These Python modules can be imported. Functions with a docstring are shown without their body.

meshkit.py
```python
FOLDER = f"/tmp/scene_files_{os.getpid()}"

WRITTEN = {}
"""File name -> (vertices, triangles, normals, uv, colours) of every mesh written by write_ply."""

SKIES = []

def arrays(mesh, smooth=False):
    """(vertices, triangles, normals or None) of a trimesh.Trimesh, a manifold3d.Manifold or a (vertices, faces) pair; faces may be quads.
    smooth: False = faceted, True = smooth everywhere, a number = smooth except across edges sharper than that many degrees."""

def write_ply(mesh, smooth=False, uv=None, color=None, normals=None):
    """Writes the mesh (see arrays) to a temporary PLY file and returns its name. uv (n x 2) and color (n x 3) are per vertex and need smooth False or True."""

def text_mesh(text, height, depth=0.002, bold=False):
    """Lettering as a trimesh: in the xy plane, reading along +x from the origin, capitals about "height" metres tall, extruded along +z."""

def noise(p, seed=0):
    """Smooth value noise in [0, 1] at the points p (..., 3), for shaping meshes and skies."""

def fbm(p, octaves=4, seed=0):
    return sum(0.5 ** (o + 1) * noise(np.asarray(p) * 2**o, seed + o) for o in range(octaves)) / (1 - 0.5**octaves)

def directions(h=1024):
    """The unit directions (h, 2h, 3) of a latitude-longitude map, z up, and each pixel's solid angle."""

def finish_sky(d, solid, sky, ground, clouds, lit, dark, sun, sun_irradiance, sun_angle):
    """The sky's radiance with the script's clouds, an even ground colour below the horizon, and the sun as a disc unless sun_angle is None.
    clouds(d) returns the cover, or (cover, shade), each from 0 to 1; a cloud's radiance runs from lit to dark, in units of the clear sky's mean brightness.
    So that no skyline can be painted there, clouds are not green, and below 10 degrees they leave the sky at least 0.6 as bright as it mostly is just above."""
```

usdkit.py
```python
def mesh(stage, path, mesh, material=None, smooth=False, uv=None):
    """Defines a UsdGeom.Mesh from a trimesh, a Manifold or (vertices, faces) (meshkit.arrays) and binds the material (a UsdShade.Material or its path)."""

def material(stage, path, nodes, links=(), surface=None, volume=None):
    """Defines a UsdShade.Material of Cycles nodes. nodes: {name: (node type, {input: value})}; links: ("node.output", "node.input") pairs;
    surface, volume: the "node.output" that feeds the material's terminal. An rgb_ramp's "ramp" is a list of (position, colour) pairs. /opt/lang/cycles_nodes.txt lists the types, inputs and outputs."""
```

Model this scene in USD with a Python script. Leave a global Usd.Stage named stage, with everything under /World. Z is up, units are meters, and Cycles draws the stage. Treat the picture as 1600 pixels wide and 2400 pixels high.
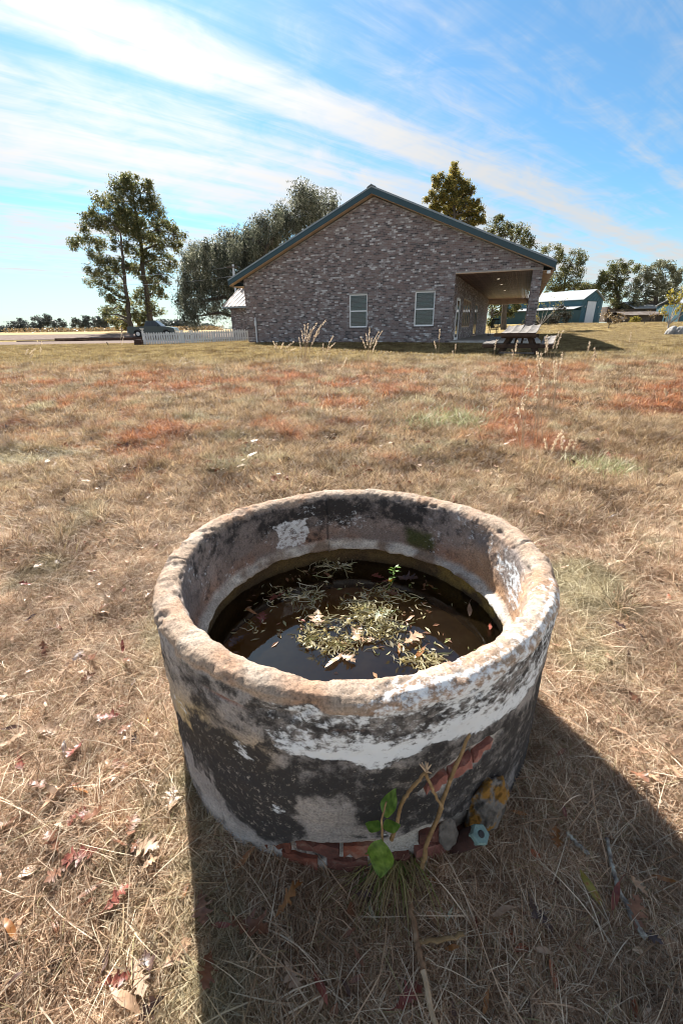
import math, random
import numpy as np, trimesh, usdkit, meshkit
from shapely.geometry import Polygon, box as sbox, Point
from pxr import Usd, UsdGeom, UsdLux, UsdShade, Gf, Sdf, Vt

random.seed(7); rng = np.random.default_rng(7)
stage = Usd.Stage.CreateInMemory()
UsdGeom.SetStageUpAxis(stage, UsdGeom.Tokens.z); UsdGeom.SetStageMetersPerUnit(stage, 1.0)
stage.SetDefaultPrim(UsdGeom.Xform.Define(stage, '/World').GetPrim())
UsdGeom.Scope.Define(stage, '/World/Looks')

# ------------------------------------------------------------------ camera, sky, sun, exposure
EXPOSURE = 2.5
SUN_EL, SUN_AZ = math.radians(40), math.radians(-21)      # azimuth measured from +y towards +x
SUN_I, SKY_S = .76, 0.057
EYE = np.array([0, 0, 1.6]); TH = math.atan(.432); ROLL = .013; FPX = 1000.0
FW = np.array([0, math.cos(TH), -math.sin(TH)])
_u0 = np.array([0, math.sin(TH), math.cos(TH)]); _r0 = np.array([1.0, 0, 0])
RT = _r0 * math.cos(ROLL) - _u0 * math.sin(ROLL); UP = _u0 * math.cos(ROLL) + _r0 * math.sin(ROLL)
cam = UsdGeom.Camera.Define(stage, '/World/camera')
cam.AddTransformOp().Set(Gf.Matrix4d(*RT, 0, *UP, 0, *(-FW), 0, *EYE, 1))
cam.CreateHorizontalApertureAttr(24.0); cam.CreateVerticalApertureAttr(36.0); cam.CreateFocalLengthAttr(15.0)
cam.CreateClippingRangeAttr(Gf.Vec2f(.05, 5000)); cam.CreateExposureAttr(EXPOSURE)

SUN = np.array([math.sin(SUN_AZ) * math.cos(SUN_EL), math.cos(SUN_AZ) * math.cos(SUN_EL), math.sin(SUN_EL)])
sun = UsdLux.DistantLight.Define(stage, '/World/sun')
_x = np.cross([0, 0, 1], SUN); _x /= np.linalg.norm(_x); _y = np.cross(SUN, _x)
sun.AddTransformOp().Set(Gf.Matrix4d(*_x, 0, *_y, 0, *SUN, 0, 0, 0, 0, 1))
sun.CreateIntensityAttr(SUN_I); sun.CreateAngleAttr(.53); sun.CreateNormalizeAttr(True); sun.CreateColorAttr(Gf.Vec3f(1, .95, .87))

CLOUD = (2.5, 2.5, 2.5)
_a = math.radians(55)
_q = lambda q: (q + 6) / 8
ramp_q = [(_q(a), (b,) * 3) for a, b in [(-6, .35), (-5.6, .62), (-5.2, .42), (-4.6, .60), (-4.0, .56), (-3.7, .46), (-3.57, .16), (-3.4, .26), (-3.1, .60), (-2.9, .70), (-2.5, .72), (-2.2, .52), (-2.06, .28), (-1.96, .72), (-1.80, .72), (-1.69, .40), (-1.5, .16), (-1.36, .08), (-1.25, .42), (-1.15, .12), (-.95, .10), (-.5, .12), (.1, .44), (2, .64)]]
sky_nodes = {
    'sky': ('sky_texture', {'sky_type': 'single_scattering', 'sun_disc': False, 'sun_elevation': SUN_EL, 'sun_rotation': SUN_AZ, 'air_density': 1.0, 'aerosol_density': .35, 'ozone_density': 1.6}),
    'tc': ('texture_coordinate', {}), 'sep': ('separate_xyz', {}),
    'zz': ('math', {'math_type': 'maximum', 'value2': 0.0}), 'zo': ('math', {'math_type': 'add', 'value2': .08}),
    'px': ('math', {'math_type': 'divide'}), 'py': ('math', {'math_type': 'divide'}),
    'q1': ('math', {'math_type': 'multiply', 'value2': math.cos(_a)}), 'q2': ('math', {'math_type': 'multiply_add', 'value2': -math.sin(_a)}),
    's1': ('math', {'math_type': 'multiply', 'value2': math.sin(_a)}), 's2': ('math', {'math_type': 'multiply_add', 'value2': math.cos(_a)}),
    'qs': ('combine_xyz', {'z': 0.0}),
    'mw': ('mapping', {'scale': (.35, .7, 1)}), 'nw': ('noise_texture', {'scale': 1.0, 'detail': 3.0, 'roughness': .5}),
    'qw': ('math', {'math_type': 'multiply_add', 'value2': .34}), 'qo': ('math', {'math_type': 'add', 'value2': 6 - .17}), 'qf': ('math', {'math_type': 'divide', 'value2': 8.0}),
    'ramp': ('rgb_ramp', {'ramp': ramp_q}),
    'm1': ('mapping', {'scale': (.42, 5.5, 1), 'location': (3.1, 1.7, 0)}), 'n1': ('noise_texture', {'scale': 1.3, 'detail': 9.0, 'roughness': .62, 'distortion': .5}),
    'm2': ('mapping', {'scale': (1.5, 1.9, 1), 'location': (.4, 7.3, 0)}), 'n2': ('noise_texture', {'scale': 2.2, 'detail': 8.0, 'roughness': .6, 'distortion': .8}),
    'na': ('math', {'math_type': 'multiply_add', 'value2': 1.15, 'value3': -.575}), 'nb': ('math', {'math_type': 'multiply_add', 'value2': .95, 'value3': -.475}),
    'bw': ('rgb_to_bw', {}), 'c1': ('math', {'math_type': 'add'}), 'c2': ('math', {'math_type': 'add'}),
    'cov': ('map_range', {'range_type': 'smoothstep', 'from_min': .02, 'from_max': .96, 'clamp': True}),
    'hz': ('map_range', {'range_type': 'smoothstep', 'from_min': 0.0, 'from_max': .20, 'to_min': .62, 'to_max': 0.0, 'clamp': True}), 'c3': ('math', {'math_type': 'maximum'}),
    # thin cloud scatters forward, so it brightens towards the sun
    'sd': ('mix', {'mix_type': 'multiply', 'fac': 1.0, 'color2': tuple(SUN)}), 'ss': ('separate_xyz', {}), 'd1': ('math', {'math_type': 'add'}), 'd2': ('math', {'math_type': 'add'}), 'd3': ('math', {'math_type': 'maximum', 'value2': 0.0}), 'd4': ('math', {'math_type': 'power', 'value2': 9.0}), 'd5': ('math', {'math_type': 'multiply_add', 'value2': .8, 'value3': .92}), 'cc': ('combine_xyz', {}), 'cm': ('mix', {'mix_type': 'multiply', 'fac': 1.0, 'color1': CLOUD}),
    'mix': ('mix', {'mix_type': 'mix'}),
    'tint': ('mix', {'mix_type': 'multiply', 'fac': 1.0, 'color2': (.275, .425, .48)}),
    'bg': ('background_shader', {'strength': SKY_S})}
sky_links = [('tc.generated', 'sep.vector'), ('sep.z', 'zz.value1'), ('zz.value', 'zo.value1'), ('sep.x', 'px.value1'), ('zo.value', 'px.value2'), ('sep.y', 'py.value1'), ('zo.value', 'py.value2'),
             ('px.value', 'q1.value1'), ('py.value', 'q2.value1'), ('q1.value', 'q2.value3'), ('px.value', 's1.value1'), ('py.value', 's2.value1'), ('s1.value', 's2.value3'),
             ('s2.value', 'qs.x'), ('q2.value', 'qs.y'), ('qs.vector', 'mw.vector'), ('mw.vector', 'nw.vector'), ('nw.fac', 'qw.value1'), ('q2.value', 'qw.value3'), ('qw.value', 'qo.value1'), ('qo.value', 'qf.value1'), ('qf.value', 'ramp.fac'),
             ('qs.vector', 'm1.vector'), ('m1.vector', 'n1.vector'), ('qs.vector', 'm2.vector'), ('m2.vector', 'n2.vector'), ('n1.fac', 'na.value1'), ('n2.fac', 'nb.value1'),
             ('ramp.color', 'bw.color'), ('bw.val', 'c1.value1'), ('na.value', 'c1.value2'), ('c1.value', 'c2.value1'), ('nb.value', 'c2.value2'), ('c2.value', 'cov.value'),
             ('sky.color', 'tint.color1'), ('tint.color', 'mix.color1'), ('sep.z', 'hz.value'), ('tc.generated', 'sd.color1'), ('sd.color', 'ss.vector'), ('ss.x', 'd1.value1'), ('ss.y', 'd1.value2'), ('d1.value', 'd2.value1'), ('ss.z', 'd2.value2'), ('d2.value', 'd3.value1'), ('d3.value', 'd4.value1'), ('d4.value', 'd5.value1'), ('d5.value', 'cc.x'), ('d5.value', 'cc.y'), ('d5.value', 'cc.z'), ('cc.vector', 'cm.color2'), ('cm.color', 'mix.color2'), ('cov.result', 'c3.value1'), ('hz.result', 'c3.value2'), ('c3.value', 'mix.fac'), ('mix.color', 'bg.color')]
sky_mat = usdkit.material(stage, '/World/Looks/sky', sky_nodes, sky_links, surface='bg.background')
dome = UsdLux.DomeLight.Define(stage, '/World/sky')
UsdShade.MaterialBindingAPI.Apply(dome.GetPrim()).Bind(sky_mat)
dome.GetPrim().SetCustomDataByKey('label', 'blue daytime sky streaked with thin white cirrus cloud'); dome.GetPrim().SetCustomDataByKey('category', 'sky'); dome.GetPrim().SetCustomDataByKey('kind', 'structure')

# ------------------------------------------------------------------ helpers
def ray(px, py):
    d = FW + RT * (px - 800) / FPX + UP * (1200 - py) / FPX
    return d / np.linalg.norm(d)
def at_y(px, py, y):
    d = ray(px, py); return EYE + d * y / d[1]
def at_z(px, py, z):
    d = ray(px, py); return EYE + d * (z - EYE[2]) / d[2]
def S(t):
    t = np.clip(t, 0, 1); return t * t * (3 - 2 * t)
def ground_z(x, y):
    x = np.asarray(x, float); y = np.asarray(y, float)
    z = .79 * S((y - 2.5) / 23.5)
    z = z - .16 * S((-x - 5) / 8) * S((y - 16) / 12)
    z = z + 1.05 * S((y - 36) / 40) * S((x - 8) / 22)
    z = z + (.72 * S((y - 48) / 22) + .12 * S((y - 70) / 100)) * S((5 - x) / 15)
    return z
def gz(x, y): return float(ground_z(x, y))
def on_ground(px, py):
    d = ray(px, py); t = .5
    for _ in range(4000):
        P = EYE + d * t
        h = P[2] - gz(P[0], P[1])
        if h < .002: return P
        t += max(h * .5, .002)
    return EYE + d * t

taken = {}
def numbered(parent, name):
    k = (parent, name); n = taken.get(k, -1) + 1; taken[k] = n
    return f'{parent}/{name}' + (f'_{n:03d}' if n else '')
def data(p, label=None, cat=None, group=None, kind=None):
    for k, v in (('label', label), ('category', cat), ('group', group), ('kind', kind)):
        if v: p.SetCustomDataByKey(k, v)
    return p
def thing(name, label, cat, loc=(0, 0, 0), rotz=0.0, group=None, kind=None):
    x = UsdGeom.Xform.Define(stage, numbered('/World', name))
    x.AddTranslateOp().Set(Gf.Vec3d(*map(float, loc)))
    if rotz: x.AddRotateZOp().Set(float(rotz))
    data(x.GetPrim(), label, cat, group, kind); return str(x.GetPath())
ISLES = set()                                  # materials that vary from one loose piece of a mesh to the next
def tone(g, mesh, seed=3):
    from scipy.sparse import coo_matrix
    from scipy.sparse.csgraph import connected_components
    n = len(g.GetPointsAttr().Get()); f = np.array(g.GetFaceVertexIndicesAttr().Get()).reshape(-1, 3)
    a = np.concatenate([f[:, 0], f[:, 1]]); b = np.concatenate([f[:, 1], f[:, 2]])
    k, lab = connected_components(coo_matrix((np.ones(len(a), np.int8), (a, b)), (n, n)), directed=False)
    t = np.random.default_rng(seed + n).random(k)[lab]
    UsdGeom.PrimvarsAPI(g).CreatePrimvar('tone', Sdf.ValueTypeNames.Color3fArray, 'vertex').Set(Vt.Vec3fArray.FromNumpy(np.repeat(t[:, None], 3, 1).astype(np.float32)))
def put(name, mesh, m, parent='/World', label=None, cat=None, group=None, kind=None, smooth=False, prim=None, loc=None):
    path = numbered(parent, name)
    g = usdkit.mesh(stage, path, mesh, m, smooth=smooth)
    if str(m.GetPath()) in ISLES: tone(g, mesh)
    if loc is not None: g.AddTranslateOp().Set(Gf.Vec3d(*map(float, loc)))
    for k, v in (prim or {}).items():
        UsdGeom.PrimvarsAPI(g).CreatePrimvar(k, Sdf.ValueTypeNames.Color3fArray, 'vertex').Set(Vt.Vec3fArray.FromNumpy(np.asarray(v, np.float32)))
    data(g.GetPrim(), label, cat, group, kind)
    return path

def rotz(a):
    c, s = math.cos(a), math.sin(a); return np.array([[c, -s, 0], [s, c, 0], [0, 0, 1.0]])
def roty(a):
    c, s = math.cos(a), math.sin(a); return np.array([[c, 0, s], [0, 1, 0], [-s, 0, c]])
def rotx(a):
    c, s = math.cos(a), math.sin(a); return np.array([[1, 0, 0], [0, c, -s], [0, s, c]])
BOXF = np.array([[0, 2, 1], [0, 3, 2], [4, 5, 6], [4, 6, 7], [0, 1, 5], [0, 5, 4], [1, 2, 6], [1, 6, 5], [2, 3, 7], [2, 7, 6], [3, 0, 4], [3, 4, 7]])
class MB:
    def __init__(s): s.v, s.f, s.n = [], [], 0
    def add(s, v, f):
        v = np.asarray(v, float); f = np.asarray(f, int)
        if f.shape[1] == 4: f = np.vstack([f[:, [0, 1, 2]], f[:, [0, 2, 3]]])
        s.v.append(v); s.f.append(f + s.n); s.n += len(v); return s
    def mesh(s, m): return s.add(m.vertices, m.faces)
    def box(s, a, b, R=None, o=(0, 0, 0)):
        (x0, y0, z0), (x1, y1, z1) = a, b
        v = np.array([[x0, y0, z0], [x1, y0, z0], [x1, y1, z0], [x0, y1, z0], [x0, y0, z1], [x1, y0, z1], [x1, y1, z1], [x0, y1, z1]])
        if R is not None: v = v @ np.asarray(R).T
        return s.add(v + np.asarray(o), BOXF)
    def bbox(s, c, size, R=None, bev=.01):          # a box with chamfered edges
        h = np.asarray(size, float) / 2; b = min(bev, h.min() * .45); pts = []
        for sx in (-1, 1):
            for sy in (-1, 1):
                for sz in (-1, 1):
                    for k in range(3):
                        q = h - b; q[k] = h[k]; pts.append(q * (sx, sy, sz))
        m = trimesh.convex.convex_hull(np.array(pts)); v = m.vertices
        if R is not None: v = v @ np.asarray(R).T
        return s.add(v + np.asarray(c), m.faces)
    def tube(s, pts, r, n=6, cap=True):
        pts = np.asarray(pts, float); r = np.broadcast_to(np.asarray(r, float), len(pts)); m = len(pts)
        t = np.gradient(pts, axis=0); t /= np.linalg.norm(t, axis=1, keepdims=True) + 1e-12
        a = np.array([0, 0, 1.0]) if abs(t[0, 2]) < .9 else np.array([1.0, 0, 0]); V = []
        for i in range(m):
            a = a - t[i] * (a @ t[i]); a /= np.linalg.norm(a) + 1e-12; b = np.cross(t[i], a)
            th = np.arange(n) * 2 * math.pi / n
            V.append(pts[i] + r[i] * (np.cos(th)[:, None] * a + np.sin(th)[:, None] * b))
        F = [[i * n + j, i * n + (j + 1) % n, (i + 1) * n + (j + 1) % n, (i + 1) * n + j] for i in range(m - 1) for j in range(n)]
        V = np.vstack(V); s.add(V, F)
        if cap:
            for k, flip in ((0, True), (m - 1, False)):
                s.add(np.vstack([V[k * n:(k + 1) * n], pts[k]]), [[(j + 1) % n, j, n] if flip else [j, (j + 1) % n, n] for j in range(n)])
        return s
    def prism(s, poly, d0, d1, axes):
        """extrudes a 2D polygon along the third axis; axes = (index of poly x, of poly y, of the depth)"""
        m = trimesh.creation.extrude_polygon(poly, d1 - d0, engine='earcut'); v = np.array(m.vertices); w = np.zeros_like(v)
        w[:, axes[0]], w[:, axes[1]], w[:, axes[2]] = v[:, 0], v[:, 1], v[:, 2] + d0
        f = m.faces
        if np.linalg.det(np.eye(3)[list(axes)]) < 0: f = f[:, ::-1]
        return s.add(w, f)
    def get(s): return np.vstack(s.v), np.vstack(s.f)

# ------------------------------------------------------------------ materials
L = '/World/Looks/'
def plain(name, col, rough=.6, metal=0.0, spec=.5, **kw):
    return usdkit.material(stage, L + name, {'p': ('principled_bsdf', dict(base_color=col, roughness=rough, metallic=metal, specular_ior_level=spec, **kw))}, surface='p.BSDF')
def noisy(name, ramp, scale=5.0, detail=6.0, rough=.75, bump=.0, bscale=None, stretch=None, spec=.3, metal=0.0, coord='position', island=0.0, rampi=None):
    n = {'g': ('geometry', {}), 'm': ('mapping', {'scale': stretch or (1, 1, 1)}), 'n': ('noise_texture', {'scale': scale, 'detail': detail, 'roughness': .6}), 'r': ('rgb_ramp', {'ramp': ramp}),
         'p': ('principled_bsdf', {'roughness': rough, 'specular_ior_level': spec, 'metallic': metal})}
    l = [('g.position', 'm.vector'), ('m.vector', 'n.vector')]
    if coord == 'object':
        n['tc'] = ('texture_coordinate', {}); l[0] = ('tc.object', 'm.vector')
    if island:
        ISLES.add(L + name); n['at'] = ('attribute', {'attribute': 'tone'}); n['ia'] = ('math', {'math_type': 'multiply_add', 'value2': island, 'value3': -island / 2}); n['ib'] = ('math', {'math_type': 'add', 'use_clamp': True})
        l += [('at.fac', 'ia.value1'), ('ia.value', 'ib.value1'), ('n.fac', 'ib.value2'), ('ib.value', 'r.fac')]
    else: l += [('n.fac', 'r.fac')]
    l += [('r.color', 'p.base_color')]
    if bump:
        n['nb'] = ('noise_texture', {'scale': bscale or scale * 3, 'detail': 8.0, 'roughness': .65}); n['b'] = ('bump', {'strength': bump, 'distance': .02})
        l += [('m.vector', 'nb.vector'), ('nb.fac', 'b.height'), ('b.normal', 'p.normal')]
    return usdkit.material(stage, L + name, n, l, surface='p.BSDF')
def leafmat(name, ramp, trans=.35, rough=.45, posramp=None, pscale=.6):
    """Colour by leaf (mesh island); a second ramp by noise in the world multiplies it."""
    ISLES.add(L + name)
    n = {'g': ('geometry', {}), 'at': ('attribute', {'attribute': 'tone'}), 'r': ('rgb_ramp', {'ramp': ramp}), 'n': ('noise_texture', {'scale': pscale, 'detail': 3.0}), 'r2': ('rgb_ramp', {'ramp': posramp or [(.3, (.75, .75, .75)), (.7, (1.25, 1.2, 1.1))]}),
         'mx': ('mix', {'mix_type': 'multiply', 'fac': 1.0}), 'p': ('principled_bsdf', {'roughness': rough, 'specular_ior_level': .4}), 't': ('translucent_bsdf', {}), 'mc': ('mix_closure', {'fac': trans})}
    l = [('at.fac', 'r.fac'), ('g.position', 'n.vector'), ('n.fac', 'r2.fac'), ('r.color', 'mx.color1'), ('r2.color', 'mx.color2'), ('mx.color', 'p.base_color'), ('mx.color', 't.color'), ('p.BSDF', 'mc.closure1'), ('t.BSDF', 'mc.closure2')]
    return usdkit.material(stage, L + name, n, l, surface='mc.closure')

# grass and soil share one map of where the sward is red, olive or straw, laid out in the world
def sward(name, straw, red, olive, lawn, trans, island=True, soil=False):
    n = {'g': ('geometry', {}), 'sx': ('separate_xyz', {}),
         'ra': ('rgb_ramp', {'ramp': straw}), 'rm': ('rgb_ramp', {'ramp': [(a, tuple(x * (1 if island else .5) for x in c)) for a, c in BROWN]}), 'fm': ('map_range', {'range_type': 'smoothstep', 'from_min': 2.2, 'from_max': 5.5, 'to_max': .85, 'clamp': True}), 'x0': ('mix', {}), 'rb': ('rgb_ramp', {'ramp': red}), 'rc': ('rgb_ramp', {'ramp': olive}), 'rd': ('rgb_ramp', {'ramp': lawn}),
         'n1': ('noise_texture', {'scale': .55, 'detail': 8.0, 'roughness': .68}), 'n2': ('noise_texture', {'scale': .9, 'detail': 5.0, 'roughness': .6}), 'n3': ('noise_texture', {'scale': 7.0, 'detail': 4.0}),
         'off': ('mapping', {'location': (13.0, 5.0, 2.0)}),
         'nearf': ('map_range', {'from_min': 3.0, 'from_max': 6.5, 'to_min': -.14, 'to_max': .0, 'clamp': True}), 'add': ('math', {'math_type': 'add'}),
         'm1': ('map_range', {'range_type': 'smoothstep', 'from_min': .48, 'from_max': .58, 'clamp': True}),
         'm2': ('map_range', {'range_type': 'smoothstep', 'from_min': .53, 'from_max': .64, 'to_max': .75, 'clamp': True}),
         'lw': ('math', {'math_type': 'multiply_add', 'value2': 5.0}),
         'm3': ('map_range', {'range_type': 'smoothstep', 'from_min': 15.5, 'from_max': 20.0, 'to_max': .92, 'clamp': True}),
         'x1': ('mix', {}), 'x2': ('mix', {}), 'x3': ('mix', {}),
         'v': ('rgb_ramp', {'ramp': [(.25, (.72, .70, .68)), (.75, (1.22, 1.2, 1.16))]}), 'x4': ('mix', {'mix_type': 'multiply', 'fac': 1.0}), 'n5': ('noise_texture', {'scale': 1.7, 'detail': 6.0, 'roughness': .65}), 'v5': ('rgb_ramp', {'ramp': [(.40, (.44, .37, .31)), (.54, (.96, .94, .92)), (.66, (1.12, 1.12, 1.12))]}), 'x5': ('mix', {'mix_type': 'multiply'}), 'f5': ('map_range', {'from_min': 1.2, 'from_max': 4.0, 'to_min': .45, 'to_max': 1.0, 'clamp': True}),
         'p': ('principled_bsdf', {'roughness': .55 if not soil else .9, 'specular_ior_level': .35 if not soil else .02})}
    l = [('g.position', 'sx.vector'), ('g.position', 'n1.vector'), ('g.position', 'off.vector'), ('off.vector', 'n2.vector'), ('g.position', 'n3.vector')]
    src = 'at.fac' if island else 'n4.fac'
    if island: n['at'] = ('attribute', {'attribute': 'tone'}); ISLES.add(L + name)
    if not island:
        n['n4'] = ('noise_texture', {'scale': 30.0, 'detail': 8.0, 'roughness': .7}); l.append(('g.position', 'n4.vector'))
    l += [(src, f'{r}.fac') for r in ('ra', 'rm', 'rb', 'rc', 'rd')]
    l += [('sx.y', 'nearf.value'), ('n1.fac', 'add.value1'), ('nearf.result', 'add.value2'), ('add.value', 'm1.value'), ('n2.fac', 'm2.value'), ('n1.fac', 'lw.value1'), ('sx.y', 'lw.value3'), ('lw.value', 'm3.value'),
          ('sx.y', 'fm.value'), ('ra.color', 'x0.color1'), ('rm.color', 'x0.color2'), ('fm.result', 'x0.fac'), ('x0.color', 'x1.color1'), ('rb.color', 'x1.color2'), ('m1.result', 'x1.fac'), ('x1.color', 'x2.color1'), ('rc.color', 'x2.color2'), ('m2.result', 'x2.fac'),
          ('x2.color', 'x3.color1'), ('rd.color', 'x3.color2'), ('m3.result', 'x3.fac'), ('n3.fac', 'v.fac'), ('x3.color', 'x4.color1'), ('v.color', 'x4.color2'), ('off.vector', 'n5.vector'), ('n5.fac', 'v5.fac'), ('sx.y', 'f5.value'), ('f5.result', 'x5.fac'), ('x4.color', 'x5.color1'), ('v5.color', 'x5.color2'), ('x5.color', 'p.base_color')]
    if soil:
        n['nb'] = ('noise_texture', {'scale': 40.0, 'detail': 8.0, 'roughness': .7}); n['b'] = ('bump', {'strength': .8, 'distance': .03})
        l += [('g.position', 'nb.vector'), ('nb.fac', 'b.height'), ('b.normal', 'p.normal')]
        return usdkit.material(stage, L + name, n, l, surface='p.BSDF')
    n['t'] = ('translucent_bsdf', {}); n['mc'] = ('mix_closure', {'fac': trans})
    l += [('x5.color', 't.color'), ('p.BSDF', 'mc.closure1'), ('t.BSDF', 'mc.closure2')]
    return usdkit.material(stage, L + name, n, l, surface='mc.closure')
STRAW = [(0, (0.223, 0.146, 0.092)), (0.18, (0.325, 0.206, 0.129)), (0.36, (0.624, 0.449, 0.316)), (0.6, (0.854, 0.761, 0.616)), (0.8, (0.494, 0.331, 0.215)), (0.92, (0.262, 0.167, 0.102)), (1, (0.429, 0.399, 0.215))]
BROWN = [(0, (0.11, 0.064, 0.031)), (0.3, (0.3, 0.196, 0.102)), (0.6, (0.52, 0.392, 0.228)), (0.78, (0.7, 0.568, 0.368)), (0.9, (0.22, 0.132, 0.068)), (1, (0.34, 0.304, 0.136))]
RED = [(0, (0.156, 0.053, 0.026)), (0.35, (0.432, 0.16, 0.069)), (0.6, (0.505, 0.224, 0.104)), (0.8, (0.625, 0.395, 0.216)), (1, (0.205, 0.096, 0.043))]
OLIVE = [(0, (0.15, 0.125, 0.062)), (0.35, (0.425, 0.4, 0.237)), (0.7, (0.65, 0.613, 0.438)), (1, (0.25, 0.213, 0.112))]
LAWN = [(0, (.20, .15, .065)), (.35, (.38, .29, .14)), (.7, (.32, .28, .12)), (1, (.48, .38, .22))]
dk = lambda r, k: [(a, tuple(c * k for c in b)) for a, b in r]
M_grass = sward('dry_grass', STRAW, RED, OLIVE, LAWN, .42)
M_soil = sward('soil', dk(STRAW, .72), dk(RED, .5), dk(OLIVE, .42), dk(LAWN, .85), 0, island=False, soil=True)
M_gravel = noisy('gravel', [(.3, (.12, .09, .075)), (.5, (.17, .13, .11)), (.7, (.22, .18, .155))], 3.0, 8, 1.0, .4, 60, spec=.02)
M_farfield = noisy('far_field', [(.3, (.25, .18, .09)), (.55, (.36, .27, .15)), (.7, (.30, .26, .12))], .06, 8, 1.0, .3, 4, spec=.02)

M_brick = noisy('house_brick', [(0, (0.067, 0.06, 0.063)), (0.14, (0.105, 0.089, 0.091)), (0.3, (0.157, 0.114, 0.109)), (0.5, (0.195, 0.146, 0.138)), (0.7, (0.188, 0.157, 0.155)), (0.86, (0.266, 0.239, 0.237)), (0.96, (0.408, 0.39, 0.39)), (1, (0.49, 0.472, 0.472))], 5.0, 5, .85, .3, 60, island=.95)
M_mortar = noisy('mortar', [(.3, (.24, .22, .21)), (.7, (.34, .32, .30))], 8.0, 6, .95)
M_teal = noisy('teal_trim', [(.3, (.008, .028, .036)), (.7, (.011, .036, .046))], 1.5, 4, .4, metal=0.0, spec=.5)
M_zinc = noisy('metal_roof_edge', [(.3, (.16, .19, .21)), (.7, (.22, .25, .27))], 2.0, 4, .4, spec=.5)
M_tan = noisy('tan_soffit', [(.3, (.36, .25, .17)), (.7, (.46, .33, .23))], 2.0, 4, .7)
M_white = noisy('white_paint', [(.3, (.68, .69, .70)), (.7, (.8, .8, .8))], 4.0, 4, .5)
M_blind = plain('blind', (.40, .42, .43), .5)
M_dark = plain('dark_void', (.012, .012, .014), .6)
M_ceil = noisy('porch_ceiling', [(.3, (.12, .062, .04)), (.5, (.19, .10, .066)), (.7, (.26, .15, .10))], 1.2, 5, .5, stretch=(1, 1, 1), island=.35)
M_conc = noisy('concrete', [(.3, (.30, .28, .26)), (.7, (.42, .40, .37))], 2.5, 8, .9, .3, 40)
M_pipe = noisy('grey_pipe', [(.3, (.45, .46, .48)), (.7, (.55, .56, .57))], 3.0, 4, .5)
M_wingroof = noisy('wing_roof', [(.3, (.30, .24, .205)), (.7, (.36, .295, .26))], 1.0, 4, .65, spec=.15)
M_bark = noisy('bark', [(.3, (.045, .036, .028)), (.6, (.10, .082, .065)), (.75, (.16, .14, .12))], 6.0, 8, .95, .6, 20, stretch=(1, 1, .3))
M_barkpale = noisy('pale_bark', [(.3, (.22, .19, .17)), (.7, (.40, .37, .34))], 8.0, 6, .9)
M_pane = usdkit.material(stage, L + 'window_glass', {'f': ('fresnel', {'IOR': 1.5}), 't': ('transparent_bsdf', {'color': (.85, .9, .92)}), 'g': ('glossy_bsdf', {'color': (1, 1, 1), 'roughness': .02}), 'm': ('mix_closure', {})}, [('f.fac', 'm.fac'), ('t.BSDF', 'm.closure1'), ('g.BSDF', 'm.closure2')], surface='m.closure')
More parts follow.
